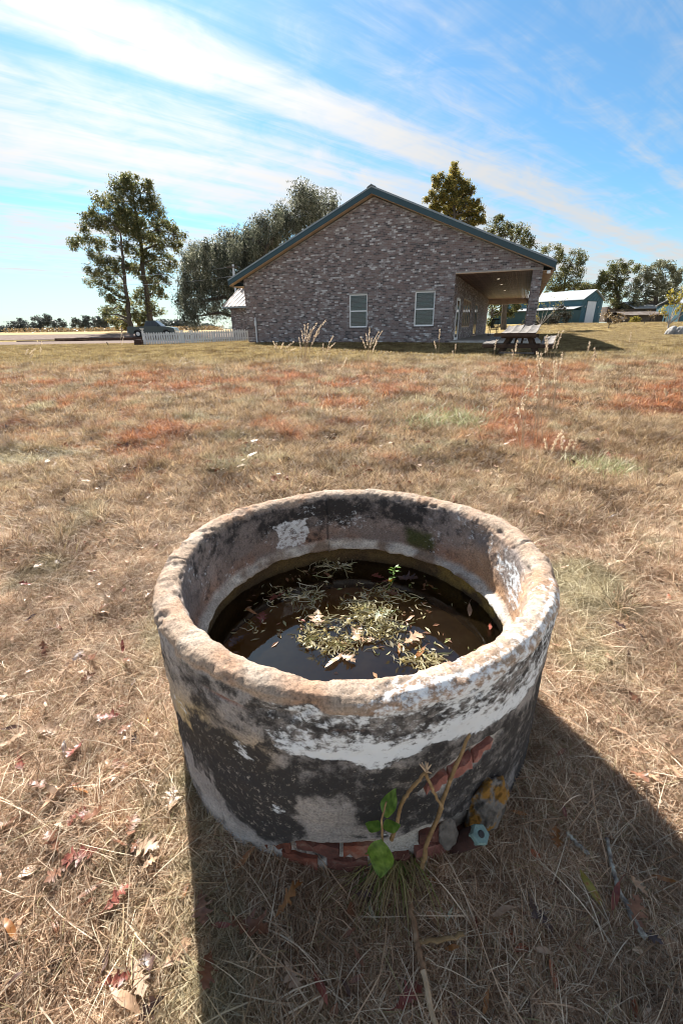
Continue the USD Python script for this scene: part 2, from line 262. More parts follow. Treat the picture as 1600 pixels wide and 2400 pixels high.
# ------------------------------------------------------------------ ground
def sheet(xs, ys, dz=0.0, bump=0.0):
    X, Y = np.meshgrid(xs, ys, indexing='ij'); Z = ground_z(X, Y) + dz
    if bump:
        P = np.stack([X, Y, 0 * X], -1); near = np.exp(-(np.hypot(X, Y) / 25) ** 2)
        Z = Z + near * (meshkit.fbm(P * 2.2, 4, 3) - .5) * bump + (meshkit.fbm(P * .35, 3, 9) - .5) * bump * 1.5 * S((Y - 3) / 5) * near
    nx, ny = len(xs), len(ys); i = np.arange(nx * ny).reshape(nx, ny)
    F = np.stack([i[:-1, :-1], i[1:, :-1], i[1:, 1:], i[:-1, 1:]], -1).reshape(-1, 4)
    return np.stack([X, Y, Z], -1).reshape(-1, 3), F
_g = np.geomspace(.14, 500, 58).cumsum(); _g = 4 + _g * 2200 / _g[-1]
xs = np.concatenate([-_g[::-1], np.linspace(-4, 4, 91), _g])
_h = np.geomspace(.14, 500, 64).cumsum(); _h = 7 + _h * 2600 / _h[-1]
ys = np.concatenate([np.linspace(-3, 7, 101), _h])
xs = np.unique(np.concatenate([xs, np.arange(-60, 61, 2.0)])); ys = np.unique(np.concatenate([ys, np.arange(8, 121, 1.5)]))
put('ground', sheet(xs, ys, 0, .05), M_soil, label='dry grassy ground rising gently from the well to the house', cat='ground', kind='structure', smooth=True)
put('gravel_drive', sheet(np.linspace(-70, -13.2, 60), np.linspace(36.5, 47.2, 12), .05), M_gravel, label='pale gravel drive crossing in front of the timber border', cat='drive', kind='structure', smooth=True)
put('gravel_lot', sheet(np.linspace(-90, -8, 60), np.linspace(53, 63, 12), .05), M_gravel, label='pale gravel lot beyond the timber border, truck parked on it', cat='lot', kind='structure', smooth=True)
put('far_field', sheet(np.linspace(-400, -4, 80), np.concatenate([np.linspace(63.3, 130, 30), np.geomspace(133, 900, 30)]), .05), M_farfield, label='dry brown field beyond the gravel lot', cat='field', kind='structure', smooth=True)

# ------------------------------------------------------------------ the well
WX, WY = .047, 1.527; RO_, RI_ = .757, .655; HT = .77; WZ = .345
def fb(P, sc, o=4, seed=0): return meshkit.fbm(np.asarray(P) * sc, o, seed)
prof = np.array([(.750, -.06), (.748, .0), (.745, .2), (.744, .45), (.743, .66), (.744, .725), (.740, .750), (.724, .766), (.697, .770), (.672, .765), (.655, .755), (.646, .735), (.643, .70), (.640, .55), (.636, .50), (.624, .478), (.606, .462), (.600, .452), (.604, .444), (.628, .440), (.640, .434), (.643, .40), (.642, .25), (.640, .10)])
prof[:, 0] += .012
seg = np.linalg.norm(np.diff(prof, axis=0), axis=1); arc = np.concatenate([[0], seg.cumsum()]); M_ = 250; aa = np.linspace(0, arc[-1], M_)
pr, pz = np.interp(aa, arc, prof[:, 0]), np.interp(aa, arc, prof[:, 1])
NA = 960; ph = np.linspace(-math.pi, math.pi, NA, endpoint=False)
PH, R_ = np.meshgrid(ph, pr, indexing='ij'); _, Z_ = np.meshgrid(ph, pz, indexing='ij'); _, A_ = np.meshgrid(ph, aa, indexing='ij')
D_ = np.degrees(PH)                                    # -90 faces the viewer
out_ = A_ < arc[5]; top_ = (A_ >= arc[5]) & (A_ < arc[11]); inn_ = (A_ >= arc[11]) & (A_ < arc[15]); lip_ = (A_ >= arc[15]) & (A_ < arc[18]); low_ = A_ >= arc[18]
dirx, diry = np.cos(PH), np.sin(PH)
P3 = np.stack([WX + R_ * dirx, WY + R_ * diry, Z_], -1)
n_big, n_mid, n_fine = fb(P3, 3.1, 4, 1), fb(P3, 11, 4, 2), fb(P3, 45, 4, 3)
def bump01(x, c, w): return np.exp(-((x - c) / w) ** 2)
def poly_mask(pts, soft=.05, jit=.09, seed=5, sc=9):
    """how far inside a polygon in (degrees, height) each point lies, with a ragged edge"""
    from shapely import contains_xy, distance, points
    k = RO_ * math.pi / 180; q = [(a * k, b) for a, b in pts]; pg = Polygon(q)
    x, y = D_ * k, Z_; d = np.zeros_like(x) - 1
    sel = (x > min(a for a, _ in q) - .25) & (x < max(a for a, _ in q) + .25) & (y > min(b for _, b in q) - .25) & (y < max(b for _, b in q) + .25)
    dd = distance(points(x[sel], y[sel]), pg.exterior); ins = contains_xy(pg, x[sel], y[sel]); d[sel] = np.where(ins, dd, -dd)
    d = d + (fb(P3, sc, 5, seed) - .5) * jit * 2
    return np.clip(d / soft + .5, 0, 1)
# plaster lost where the bricks show: foot of the front, and a slanting hole on the right
lost = np.maximum(poly_mask([(-119, -.1), (-119, .045), (-112, .085), (-105, .165), (-88, .175), (-76, .20), (-66, .20), (-58, .16), (-56, -.1)], .02, .025, 6, 14),
                  poly_mask([(-77, .36), (-72, .44), (-60, .49), (-55, .47), (-57, .42), (-66, .36), (-72, .33)], .02, .02, 8, 14))
lost = np.where(out_, lost, 0)
disp = (n_big - .5) * .030 + (n_mid - .5) * .014 + (n_fine - .5) * .006
disp = np.where(top_, disp * .8 + (n_mid - .5) * .010 + (n_fine - .5) * .006, disp); disp = np.where(low_, (n_mid - .5) * .03 + (n_fine - .5) * .014, disp)
disp = np.where(lip_, (n_mid - .5) * .03 + (n_fine - .5) * .008, disp)
disp -= .015 * lost
# cracks: one down the far inner wall, joints under the rim, chips
crk = np.exp(-((D_ - 100.7 - (n_mid - .5) * 4) / .32) ** 2) * (inn_ | lip_) 
disp += np.where(inn_ | lip_, .012 * crk, 0)
joint = np.exp(-((Z_ - .675 - .02 * np.sin(PH * 2 + 1) - (n_mid - .5) * .035) / .0045) ** 2) * out_ * (np.clip((fb(P3, 3, 2, 12) - .45) * 8, 0, 1)) * (np.abs(D_ + 130) < 45)
disp -= .010 * joint
rc = np.exp(-((D_ + 176 + (n_mid - .5) * 9) / .5) ** 2) * top_ + np.exp(-((D_ - 4 + (n_mid - .5) * 9) / .5) ** 2) * top_
chips = np.clip((fb(P3, 16, 3, 21) - .60) * 6, 0, 1) * (top_ | ((Z_ > .66) & out_)); disp -= .012 * chips
nr = np.gradient(R_, axis=1); nz = np.gradient(Z_, axis=1); ln = np.hypot(nr, nz) + 1e-9; nr, nz = nz / ln, -nr / ln       # outward profile normal
wob = 1 + .010 * np.sin(2 * PH + .6) + .007 * np.sin(3 * PH + 2)
zt = np.where(Z_ > .4, 1, 0) * (.008 * np.sin(2 * PH + 1.2) + .006 * np.sin(5 * PH)) * S((Z_ - .45) / .3)
Rn = (R_ + disp * nr) * np.where(low_, 1, wob); Zn = Z_ + disp * nz + zt - .008 * rc
V = np.stack([Rn * dirx, Rn * diry, Zn], -1).reshape(-1, 3)
ii = np.arange(NA * M_).reshape(NA, M_); jj = np.roll(ii, -1, axis=0)
F = np.stack([ii[:, :-1], jj[:, :-1], jj[:, 1:], ii[:, 1:]], -1).reshape(-1, 4)
# pigments: a broad base colour, and how much black algae, whitewash and pale fleck each spot carries (the shader breaks these up finely)
def mixc(a, b, t): return a + (np.asarray(b) - a) * t[..., None]
cl = lambda x: np.clip(x, 0, 1)
f3, f6, f10 = fb(P3, 3, 4, 34), fb(P3, 6, 5, 35), fb(P3, 10, 5, 36)
stre = fb(np.stack([D_ * .055, Z_ * 1.6, 0 * Z_], -1), 3.2, 5, 31)
# outer face
o = mixc(np.zeros(P3.shape) + (.195, .178, .168), (.27, .24, .215), cl((n_big - .42) * 4)); o = mixc(o, (.13, .12, .118), cl((f6 - .5) * 4))
tan = poly_mask([(-176, .38), (-150, .60), (-128, .57), (-111, .54), (-113, .44), (-125, .43), (-140, .30), (-160, .2)], .10, .10, 33)
o = mixc(o, (.30, .235, .165), tan * .85); o = mixc(o, (.34, .25, .12), cl((f6 - .54) * 8) * tan * .7)
o = mixc(o, (.27, .245, .225), poly_mask([(-150, .15), (-120, .13), (-111, .07), (-115, -.05), (-150, -.1)], .05, .08, 35) * .8)
o = mixc(o, (.33, .31, .28), lost * .75); o = mixc(o, (.38, .26, .20), lost * cl((f10 - .5) * 6) * .6)
o = mixc(o, (.34, .33, .31), cl(1 - (Z_ + .02 - .07 * bump01(D_, -108, 22)) / .05) * cl((f10 - .36) * 5) * .9)
o = mixc(o, (.15, .05, .03), cl(joint * 1.2))
bl = .20 + .55 * (f6 - .5) + .0 * Z_
bl = np.maximum(bl, .62 * poly_mask([(-106, .52), (-92, .515), (-76, .54), (-60, .53), (-44, .50), (-30, .52), (-26, .1), (-52, .15), (-66, .22), (-80, .19), (-100, .17), (-106, .2)], .10, .06, 37) + .25 * (f3 - .5))
bl = np.maximum(bl, .98 * poly_mask([(-134, .52), (-121, .54), (-113, .50), (-104, .47), (-101, .30), (-104, .15), (-111, .10), (-121, .12), (-127, .24), (-135, .36)], .09, .08, 38))
bl = np.maximum(bl, .90 * poly_mask([(-180, .22), (-150, .34), (-134, .46), (-128, .36), (-150, .14), (-180, .05)], .05, .12, 39))
bl = np.maximum(bl, .88 * poly_mask([(-46, -.1), (-40, .40), (-30, .62), (-14, .66), (40, .60), (40, -.1)], .12, .08, 40))
bl = np.maximum(bl, .55 * cl((stre - .52) * 9) * (Z_ > .2)); bl = np.maximum(bl, (.20 + .32 * cl((f6 - .36) * 5)) * cl((Z_ - .52) / .06) * cl((.745 - Z_) / .03) * (D_ < -100))
bl = np.maximum(bl, (.16 + .5 * cl((f6 - .42) * 5)) * cl((.16 - Z_) / .05) * (D_ < -104))
bl = bl - .5 * poly_mask([(-104, .30), (-96, .36), (-92, .26), (-97, .17), (-104, .18)], .10, .12, 41); bl = bl * (1 - .75 * lost) + .40 * lost * cl((f10 - .52) * 8)
gw = poly_mask([(-115, .80), (-112, .62), (-108, .585), (-104, .545), (-96, .535), (-84, .52), (-76, .55), (-62, .54), (-50, .515), (-38, .52), (-32, .58), (-24, .66), (-20, .8)], .018, .05, 42, 12)
bl = np.where(gw > .5, .50 + .25 * (f6 - .5), bl)
wh = gw * (.56 + .34 * bump01(Z_, .560, .05) + .75 * (f3 - .5) + .35 * (f6 - .5) + .12 * cl((Z_ - .70) / .03) - .16 * bump01(Z_, .66, .03)) * cl((D_ + 117) / 12)
wh = np.maximum(wh, .62 * poly_mask([(-120, .525), (-115, .53), (-113.5, .475), (-118, .465)], .03, .03, 45, 20)); wh = np.maximum(wh, .50 * cl(1 - (Z_ + .02 - .06 * bump01(D_, -112, 16)) / .05) * (f10 > .45)); wh = np.maximum(wh, .42 * lost * cl((f6 - .45) * 6))
wh = np.maximum(wh, .52 * cl((f10 - .66) * 12) * (Z_ < .54))
fl = .25 + .5 * cl(bl) * (gw < .5)
# rim: rusty, sun-bleached stone, whitewash on the near right, grey lichen
t = mixc(np.zeros(P3.shape) + (.37, .27, .195), (.40, .22, .125), cl((f10 - .45) * 5) * .8); t = mixc(t, (.50, .41, .33), cl((fb(P3, 14, 5, 52) - .52) * 7) * .8); t = mixc(t, (.26, .22, .19), cl((f6 - .5) * 4) * .5)
t = mixc(t, (.10, .085, .08), cl(chips + rc) * .8)
wr = cl((D_ + 98) / 16) * cl((-6 - D_) / 18); wt = wr * (.40 + .20 * (A_ - arc[5] < (arc[11] - arc[5]) * .45) + .5 * (f6 - .5))
bt = .16 + .55 * (f10 - .5) + .10 * cl((A_ - arc[9]) / .02)
# inner wall: dark, mottled, blue-grey lichen; rust lower down and on the right
i_ = mixc(np.zeros(P3.shape) + (.150, .125, .115), (.27, .22, .195), cl((f3 - .5) * 5)); i_ = mixc(i_, (.21, .115, .075), cl((.61 - Z_) / .1) * cl((f6 - .38) * 4) * .8)
rt_ = cl((45 - D_) / 30) * cl((D_ + 60) / 30); i_ = mixc(i_, (.33, .20, .115), rt_ * cl((f6 - .36) * 4) * .8)
i_ = mixc(i_, (.035, .045, .012), poly_mask([(61, .60), (49, .60), (47, .50), (62, .51)], .04, .05, 68, 12) * .9); i_ = mixc(i_, (.03, .025, .022), cl(crk) * .9)
bi = (.26 + .30 * cl((Z_ - .56) / .1) + .9 * (f6 - .5)) * cl((D_ - 10) / 60 + .25); bi = np.maximum(bi, .3 * (np.abs(D_) > 150))
wi = .20 + .75 * (f10 - .5) + .3 * (f3 - .5); wi = np.maximum(wi, .74 * poly_mask([(129, .645), (112, .65), (112, .49), (128, .50)], .03, .06, 66, 14)); wi = np.maximum(wi, .62 * cl((fb(P3, 8, 4, 69) - .5) * 8) * cl((30 - D_) / 15) * cl((D_ + 40) / 30))
lp = mixc(np.zeros(P3.shape) + (.30, .275, .245), (.42, .40, .36), cl((fb(P3, 14, 4, 71) - .45) * 5)); lp = mixc(lp, (.17, .13, .10), cl((fb(P3, 9, 4, 72) - .5) * 7))
lw = mixc(np.zeros(P3.shape) + (.080, .058, .032), (.24, .175, .05), cl((fb(P3, 9, 4, 73) - .42) * 6) * np.clip((60 - D_) / 40, .15, 1)); lw = mixc(lw, (.025, .02, .013), cl((.39 - Z_) / .05) * .7)
sm = lambda lo, hi: cl((A_ + (n_mid - .5) * .05 - lo) / (hi - lo))
s1, s2, s3 = sm(arc[5] - .004, arc[5] + .008), sm(arc[10], arc[11] + .005), sm(arc[14], arc[15]); lowm = low_.astype(float)
def lay(a, b, c, d, e):
    if np.ndim(a) == 3: x = a + (b - a) * s1[..., None]; x = x + (c - x) * s2[..., None]; x = x + (d - x) * s3[..., None]; return np.where(low_[..., None], e, x)
    x = a + (b - a) * s1; x = x + (c - x) * s2; x = x + (d - x) * s3; return np.where(low_, e, x)
C_ = lay(o, mixc(t, (.29, .25, .215), .22 + 0 * Z_) * .66, i_, lp, lw) * (.88 + .24 * n_fine)[..., None]
BL, WH, FL = lay(bl, bt, bi, .12 + 0 * Z_, .1 + 0 * Z_), lay(wh, wt, wi, .1 + 0 * Z_, 0 * Z_), lay(fl, .2 + 0 * Z_, .3 + 0 * Z_, .2 + 0 * Z_, 0 * Z_)
stain = np.stack([cl(BL), cl(WH), cl(FL)], -1)
nz_ = lambda sc, ro=.7, de=12.0: ('noise_texture', {'scale': sc, 'detail': de, 'roughness': ro})
M_well = usdkit.material(stage, L + 'weathered_plaster', {'a': ('attribute', {'attribute': 'pigment'}), 'st': ('attribute', {'attribute': 'stain'}), 'ss': ('separate_xyz', {}), 'g': ('geometry', {}), 'n': nz_(130.0, .7, 5.0), 'r': ('rgb_ramp', {'ramp': [(.30, (.42, .42, .43)), (.47, (.92, .92, .92)), (.58, (1.08, 1.08, 1.08)), (.72, (1.5, 1.46, 1.42))]}),
    'x': ('mix', {'mix_type': 'multiply', 'fac': 1.0}),
    'n1': nz_(20.0), 'k1': ('math', {'math_type': 'multiply_add', 'value2': 1.5, 'value3': -.75}), 'a1': ('math', {'math_type': 'add'}), 'f1': ('map_range', {'range_type': 'smoothstep', 'from_min': .23, 'from_max': .66, 'clamp': True, 'to_max': .96}), 'mb': ('mix', {'color2': (.026, .024, .024)}),
    'mp': ('mapping', {'location': (7.0, 3.0, 1.0), 'scale': (1, 1, 1.5)}), 'n2': nz_(34.0, .72), 'k2': ('math', {'math_type': 'multiply_add', 'value2': 2.7, 'value3': -1.35}), 'a2': ('math', {'math_type': 'add'}), 'f2': ('map_range', {'range_type': 'smoothstep', 'from_min': .40, 'from_max': .86, 'clamp': True, 'to_max': .86}), 'mw': ('mix', {'color2': (.66, .685, .71)}),
    'n3': nz_(55.0, .82, 12.0), 'k3': ('math', {'math_type': 'multiply_add', 'value2': .13}), 'f3': ('map_range', {'range_type': 'smoothstep', 'from_min': .640, 'from_max': .70, 'clamp': True, 'to_max': .85}), 'mf': ('mix', {'color2': (.30, .26, .225)}),
    'nb': nz_(60.0, .72, 10.0), 'b': ('bump', {'strength': .6, 'distance': .008}), 'p': ('principled_bsdf', {'roughness': .9, 'specular_ior_level': .15})},
    [('g.position', 'n.vector'), ('n.fac', 'r.fac'), ('a.color', 'x.color1'), ('r.color', 'x.color2'), ('st.color', 'ss.vector'),
     ('g.position', 'n1.vector'), ('n1.fac', 'k1.value1'), ('k1.value', 'a1.value1'), ('ss.x', 'a1.value2'), ('a1.value', 'f1.value'), ('x.color', 'mb.color1'), ('f1.result', 'mb.fac'),
     ('g.position', 'n3.vector'), ('ss.z', 'k3.value1'), ('n3.fac', 'k3.value3'), ('k3.value', 'f3.value'), ('mb.color', 'mf.color1'), ('f3.result', 'mf.fac'),
     ('g.position', 'mp.vector'), ('mp.vector', 'n2.vector'), ('n2.fac', 'k2.value1'), ('k2.value', 'a2.value1'), ('ss.y', 'a2.value2'), ('a2.value', 'f2.value'), ('mf.color', 'mw.color1'), ('f2.result', 'mw.fac'),
     ('mw.color', 'p.base_color'), ('g.position', 'nb.vector'), ('nb.fac', 'b.height'), ('b.normal', 'p.normal')], surface='p.BSDF')
well = thing('well', 'round waist-high old well ring of stained plaster over brick in the foreground', 'well', (WX, WY, 0))
put('curb', (V, F), M_well, well, smooth=True, prim={'pigment': np.clip(C_ * 1.24, .01, .9).reshape(-1, 3), 'stain': stain.reshape(-1, 3)})
M_sand = noisy('silt', [(.3, (.30, .19, .08)), (.7, (.46, .31, .13))], 9.0, 5, .9)
fl = trimesh.creation.cylinder(radius=.70, height=.04, sections=48); fl.apply_translation((0, 0, .14)); put('floor', fl, M_sand, well)
M_redbrick = [noisy(f'red_brick_{k}', [(.3, a), (.55, b), (.75, c)], 16.0, 9, .9, .8, 70) for k, (a, b, c) in zip(('warm', 'dark', 'pink'), (((.10, .035, .022), (.22, .07, .042), (.30, .18, .13)), ((.06, .028, .022), (.14, .052, .038), (.25, .17, .13)), ((.18, .07, .055), (.30, .12, .095), (.38, .25, .21))))]
def well_brick(d0, d1, z0, z1, mat, r=.748, tilt=0.0, dep=.06):
    k = 6; a = np.radians(np.linspace(d0, d1, k)); v = []
    for q in a:
        s = (math.degrees(q) - (d0 + d1) / 2) * tilt
        j = rng.normal(0, .0045, 8)
        v += [((r + j[0]) * math.cos(q), (r + j[0]) * math.sin(q), z0 + s + j[1]), ((r + j[2]) * math.cos(q), (r + j[2]) * math.sin(q), z1 + s + j[3]), ((r - dep) * math.cos(q), (r - dep) * math.sin(q), z1 + s), ((r - dep) * math.cos(q), (r - dep) * math.sin(q), z0 + s)]
    f = [[4 * i + b, 4 * (i + 1) + b, 4 * (i + 1) + (b + 1) % 4, 4 * i + (b + 1) % 4] for i in range(k - 1) for b in range(4)] + [[0, 1, 2, 3], [4 * k - 1, 4 * k - 2, 4 * k - 3, 4 * k - 4]]
    f = [g[::-1] for g in f]
    put('brick', (np.array(v), np.array(f)), mat, well)
for a in [(-118.5, -113.5, .03, .075, 0), (-109.6, -100.6, .022, .078, 0), (-98.3, -88.5, .03, .09, 1), (-105.5, -95.2, .105, .155, 1), (-94.2, -87.0, .112, .165, 0), (-112.5, -107.2, .075, .12, 0), (-86.5, -78.2, .03, .088, 1), (-76.8, -67.5, .03, .10, 2), (-66.5, -58.5, .035, .10, 1), (-76, -69.5, .125, .175, 1)]:
    well_brick(*a[:4], M_redbrick[a[4]])
for a in [(-75.5, -70.5, .37, .41, 2), (-69.8, -64, .39, .435, 2), (-63.2, -58.4, .42, .462, 2)]: well_brick(*a[:4], M_redbrick[a[4]], r=.747, tilt=.004)
# broken lump of footing with orange lichen, and a capped stub pipe
M_lump = noisy('lichen_mortar', [(.25, (.03, .026, .022)), (.42, (.08, .07, .06)), (.50, (.15, .135, .12)), (.57, (.22, .11, .02)), (.72, (.19, .09, .02))], 11.0, 5, .95, .7, 60)
lm = trimesh.creation.icosphere(4, 1.0); lv = lm.vertices * (.085, .05, .11); lv = lv * (1 + .55 * (meshkit.fbm(lm.vertices * 2.3 + 4, 4, 3) - .5))[:, None] + .012 * (meshkit.fbm(lm.vertices * 9, 3, 5) - .5)[:, None]
ang = math.radians(-57); lv = lv @ rotz(ang - math.pi / 2).T @ np.eye(3)
put('mortar_lump', (lv + (.755 * math.cos(ang), .755 * math.sin(ang), .17), lm.faces), M_lump, well, label='rough lump of broken mortar with orange lichen', smooth=True)
lm2 = trimesh.creation.icosphere(3, 1.0); lv2 = lm2.vertices * (.030, .016, .055) * (1 + .5 * (meshkit.fbm(lm2.vertices * 2 + 9, 4, 8) - .5))[:, None]
ang2 = math.radians(-69); put('mortar_lump', (lv2 @ rotx(-.25).T + (.757 * math.cos(ang2), .757 * math.sin(ang2), .15), lm2.faces), noisy('grey_mortar', [(.3, (.08, .07, .06)), (.7, (.22, .19, .165))], 20.0, 6, .95, .6, 80), well, smooth=True)
ang3 = math.radians(-65.5); pc = np.array([.775 * math.cos(ang3), .775 * math.sin(ang3), .11])
ax = np.array([math.cos(ang3) * .42, math.sin(ang3) * .42, .9]); ax /= np.linalg.norm(ax)
mb = MB().tube([pc - ax * .12, pc + ax * .05, pc + ax * .125], [.028, .027, .026], 20)
sp = put('stub_pipe', mb.get(), noisy('rusty_iron', [(.3, (.03, .014, .012)), (.7, (.07, .03, .024))], 30.0, 6, .7, .4, 120), well, smooth=40)
nut = MB().tube([pc + ax * .118, pc + ax * .14, pc + ax * .146], [.028, .028, .025], 6)
put('hex_cap', nut.get(), noisy('verdigris', [(.3, (.10, .16, .155)), (.6, (.17, .26, .25)), (.8, (.06, .07, .065))], 40.0, 6, .8, .4, 150), sp)
put('keyhole', MB().tube([pc + ax * .1465, pc + ax * .149], [.010, .008], 10).get(), M_dark, sp)

# water
M_water = usdkit.material(stage, L + 'water', {'f': ('fresnel', {'IOR': 1.62}), 't0': ('transparent_bsdf', {'color': (.74, .56, .34)}), 'du': ('diffuse_bsdf', {'color': (.30, .20, .10)}), 't': ('mix_closure', {'fac': .014}), 'g': ('glossy_bsdf', {'color': (1, 1, 1), 'roughness': .015}), 'm': ('mix_closure', {}), 'ge': ('geometry', {}), 'n': ('noise_texture', {'scale': 6.0, 'detail': 2.0}), 'b': ('bump', {'strength': .08, 'distance': .01})},
    [('ge.position', 'n.vector'), ('n.fac', 'b.height'), ('b.normal', 'g.normal'), ('t0.BSDF', 't.closure1'), ('du.BSDF', 't.closure2'), ('f.fac', 'm.fac'), ('t.closure', 'm.closure1'), ('g.BSDF', 'm.closure2')], surface='m.closure')
ring = np.linspace(0, 2 * math.pi, 72, endpoint=False)
put('water', (np.vstack([[(0, 0, 0)], np.stack([.69 * np.cos(ring), .69 * np.sin(ring), 0 * ring], 1)]) + (WX, WY, WZ), np.array([[0, i + 1, (i + 1) % 72 + 1] for i in range(72)])), M_water, label='still dark brown water inside the well', cat='water', kind='structure')

# ------------------------------------------------------------------ the brick house
YAW = -21.6
Lc = at_y(572 * 1.0204, 788 * 1.0204, 28.5); HB = Lc[2]
Hu = np.array([math.cos(math.radians(21.6)), -math.sin(math.radians(21.6)), 0]); Hv = np.array([math.sin(math.radians(21.6)), math.cos(math.radians(21.6)), 0])
house = thing('brick_house', 'low brick house with teal-edged gable roof and open corner porch', 'house', Lc, YAW)
HD = 24.0; UJ, UP0, UP1 = 12.24, 15.78, 16.2; RID, SL = 7.94, .415
rake = lambda u: 6.76 - SL * np.abs(u - RID)
BR, BJ = .065, .010
def bricks(O, U, N, u0, u1, w0, w1, top=None, holes=(), seed=0, W=np.array([0, 0, 1.0]), blen=.20):
    """running bond as real bricks: plane origin O, along U, up W, outward N"""
    r = np.random.default_rng(seed); rows = int((w1 - w0) / (BR + BJ)); q = []
    for k in range(rows):
        a = w0 + k * (BR + BJ) + BJ; b = a + BR; cuts = [(u0, u1)]
        for (h0, h1, g0, g1) in holes:
            if b > g0 and a < g1:
                cuts = [c for (x, y) in cuts for c in ((x, min(y, h0)), (max(x, h1), y)) if c[1] - c[0] > .03]
        off = (k % 2) * (blen + BJ) / 2
        for (x, y) in cuts:
            s = math.floor((x - off) / (blen + BJ)) * (blen + BJ) + off
            while s < y:
                p, e = max(s, x), min(s + blen, y); s += blen + BJ
                if e - p < .03: continue
                if top is not None and b > min(top(p), top(e)):
                    if a > max(top(p), top(e)) - .02: continue
                    b2 = min(top(p), top(e))
                    if b2 - a < .015: continue
                    q.append((p, e, a, b2))
                else: q.append((p, e, a, b))
    q = np.array(q); n = len(q); t = .008 + r.normal(0, .0018, n).clip(-.004, .004)
    V = np.zeros((n, 8, 3)); O, U, N = map(np.asarray, (O, U, N))
    for c, (ku, kw, kt) in enumerate([(0, 2, 0), (1, 2, 0), (1, 3, 0), (0, 3, 0), (0, 2, 1), (1, 2, 1), (1, 3, 1), (0, 3, 1)]):
        V[:, c] = O + q[:, ku, None] * U + q[:, kw, None] * W + (t * kt - (1 - kt) * .004)[:, None] * N
    f = np.array([[4, 5, 6, 7], [0, 1, 5, 4], [1, 2, 6, 5], [2, 3, 7, 6], [3, 0, 4, 7]])
    if np.cross(U, W) @ N < 0: f = f[:, ::-1]
    return V.reshape(-1, 3), (f[None] + (np.arange(n) * 8)[:, None, None]).reshape(-1, 4)
X_, Y_, Zu = np.eye(3)
wins = [(6.63, 7.67, .82, 2.47), (10.27, 11.31, .84, 2.48)]
# gable wall as one slab with openings, beam and corner post included
gp = Polygon([(0, -.3), (UJ, -.3), (UJ, 3.22), (UP1, 3.22), (UP1, float(rake(UP1))), (RID, 6.76), (0, float(rake(0)))])
for (a, b, c, d) in wins: gp = gp.difference(sbox(a, c, b, d))
mb = MB().prism(gp, 0, .25, (0, 2, 1)); mb.box((0, .25, -.3), (.25, HD, 3.3)); mb.box((UJ - .2, .25, -.3), (UJ, HD, 3.3)); mb.box((.25, HD - .2, -.3), (UJ - .2, HD, 3.3))
put('wall', mb.get(), M_mortar, house)
mb = MB(); holes = [(a - .0, b + .0, c - .0, d + .0) for a, b, c, d in wins] + [(UJ, 20, -1, 3.27)]
mb.add(*bricks((0, 0, 0), X_, -Y_, 0, UP1, -.1, 6.8, rake, holes, 1))
mb.add(*bricks((0, 0, 0), Y_, -X_, 0, HD, -.1, 3.3, None, (), 2))
mb.add(*bricks((UJ, 0, 0), Y_, X_, 0, HD, .1, 3.2, None, [(1.3, 2.5, 0, 2.2), (4.2, 8.2, .7, 2.3), (11.2, 13.2, 0, 2.3)], 3))
put('brick', mb.get(), M_brick, house, kind='stuff')
for k, v0 in enumerate((0.0, HD - .42)):
    p = put('porch_post', MB().box((UP0, v0 + .002, .1), (UP1, v0 + .42, 3.22)).get(), M_mortar, house)
    m2 = MB().add(*bricks((0, v0 + .002, 0), X_, -Y_, UP0, UP1, .1, 3.2, None, (), 4 + k)); m2.add(*bricks((UP0, v0, 0), Y_, -X_, 0, .42, .1, 3.2, None, (), 6 + k)); m2.add(*bricks((UP1, v0, 0), Y_, X_, 0, .42, .1, 3.2, None, (), 8 + k))
    put('brick', m2.get(), M_brick, p, kind='stuff')
# roof: sheets with ribs, rake boards, soffits, ridge cap
oh, e0, e1 = .36, -.84, 16.72; rt = lambda u: 7.13 - SL * abs(u - RID)
def slope_poly(top, th): return Polygon([(e0, rt(e0) + top), (RID, rt(RID) + top), (e1, rt(e1) + top), (e1, rt(e1) + top - th), (RID, rt(RID) + top - th), (e0, rt(e0) + top - th)])
roof = put('roof', MB().prism(slope_poly(0, .07), -oh - .03, HD + oh, (0, 2, 1)).get(), M_zinc, house)
mb = MB()
for sgn in (-1, 1):
    for k in range(55):
        v = -oh + .2 + k * .45; ue = e0 if sgn < 0 else e1
        mb.box((-.02, v - .02, 0), (abs(ue - RID) / math.cos(math.atan(SL)), v + .02, .03), R=np.array([[sgn * math.cos(math.atan(SL)), 0, sgn * math.sin(math.atan(SL))], [0, 1, 0], [-math.sin(math.atan(SL)), 0, math.cos(math.atan(SL))]]), o=(RID, 0, 7.13))
put('rib', mb.get(), M_zinc, roof, kind='stuff')
put('ridge_cap', MB().prism(Polygon([(RID - .22, 7.075), (RID, 7.19), (RID + .22, 7.075), (RID + .22, 7.045), (RID, 7.15), (RID - .22, 7.045)]), -oh - .06, HD + oh + .03, (0, 2, 1)).get(), M_zinc, roof)
rk = lambda sgn: Polygon([(RID, rt(RID) - .075), (RID + sgn * 9.0 * (.974 if sgn < 0 else .974), rt(RID + sgn * 8.77) - .075), (RID + sgn * 8.77, rt(RID + sgn * 8.77) - .315), (RID, rt(RID) - .315)])
for sgn in (-1, 1): put('rake_board', MB().prism(rk(sgn), -oh - .02 - (.002 if sgn > 0 else 0), -oh + .02, (0, 2, 1)).get(), M_teal, house)
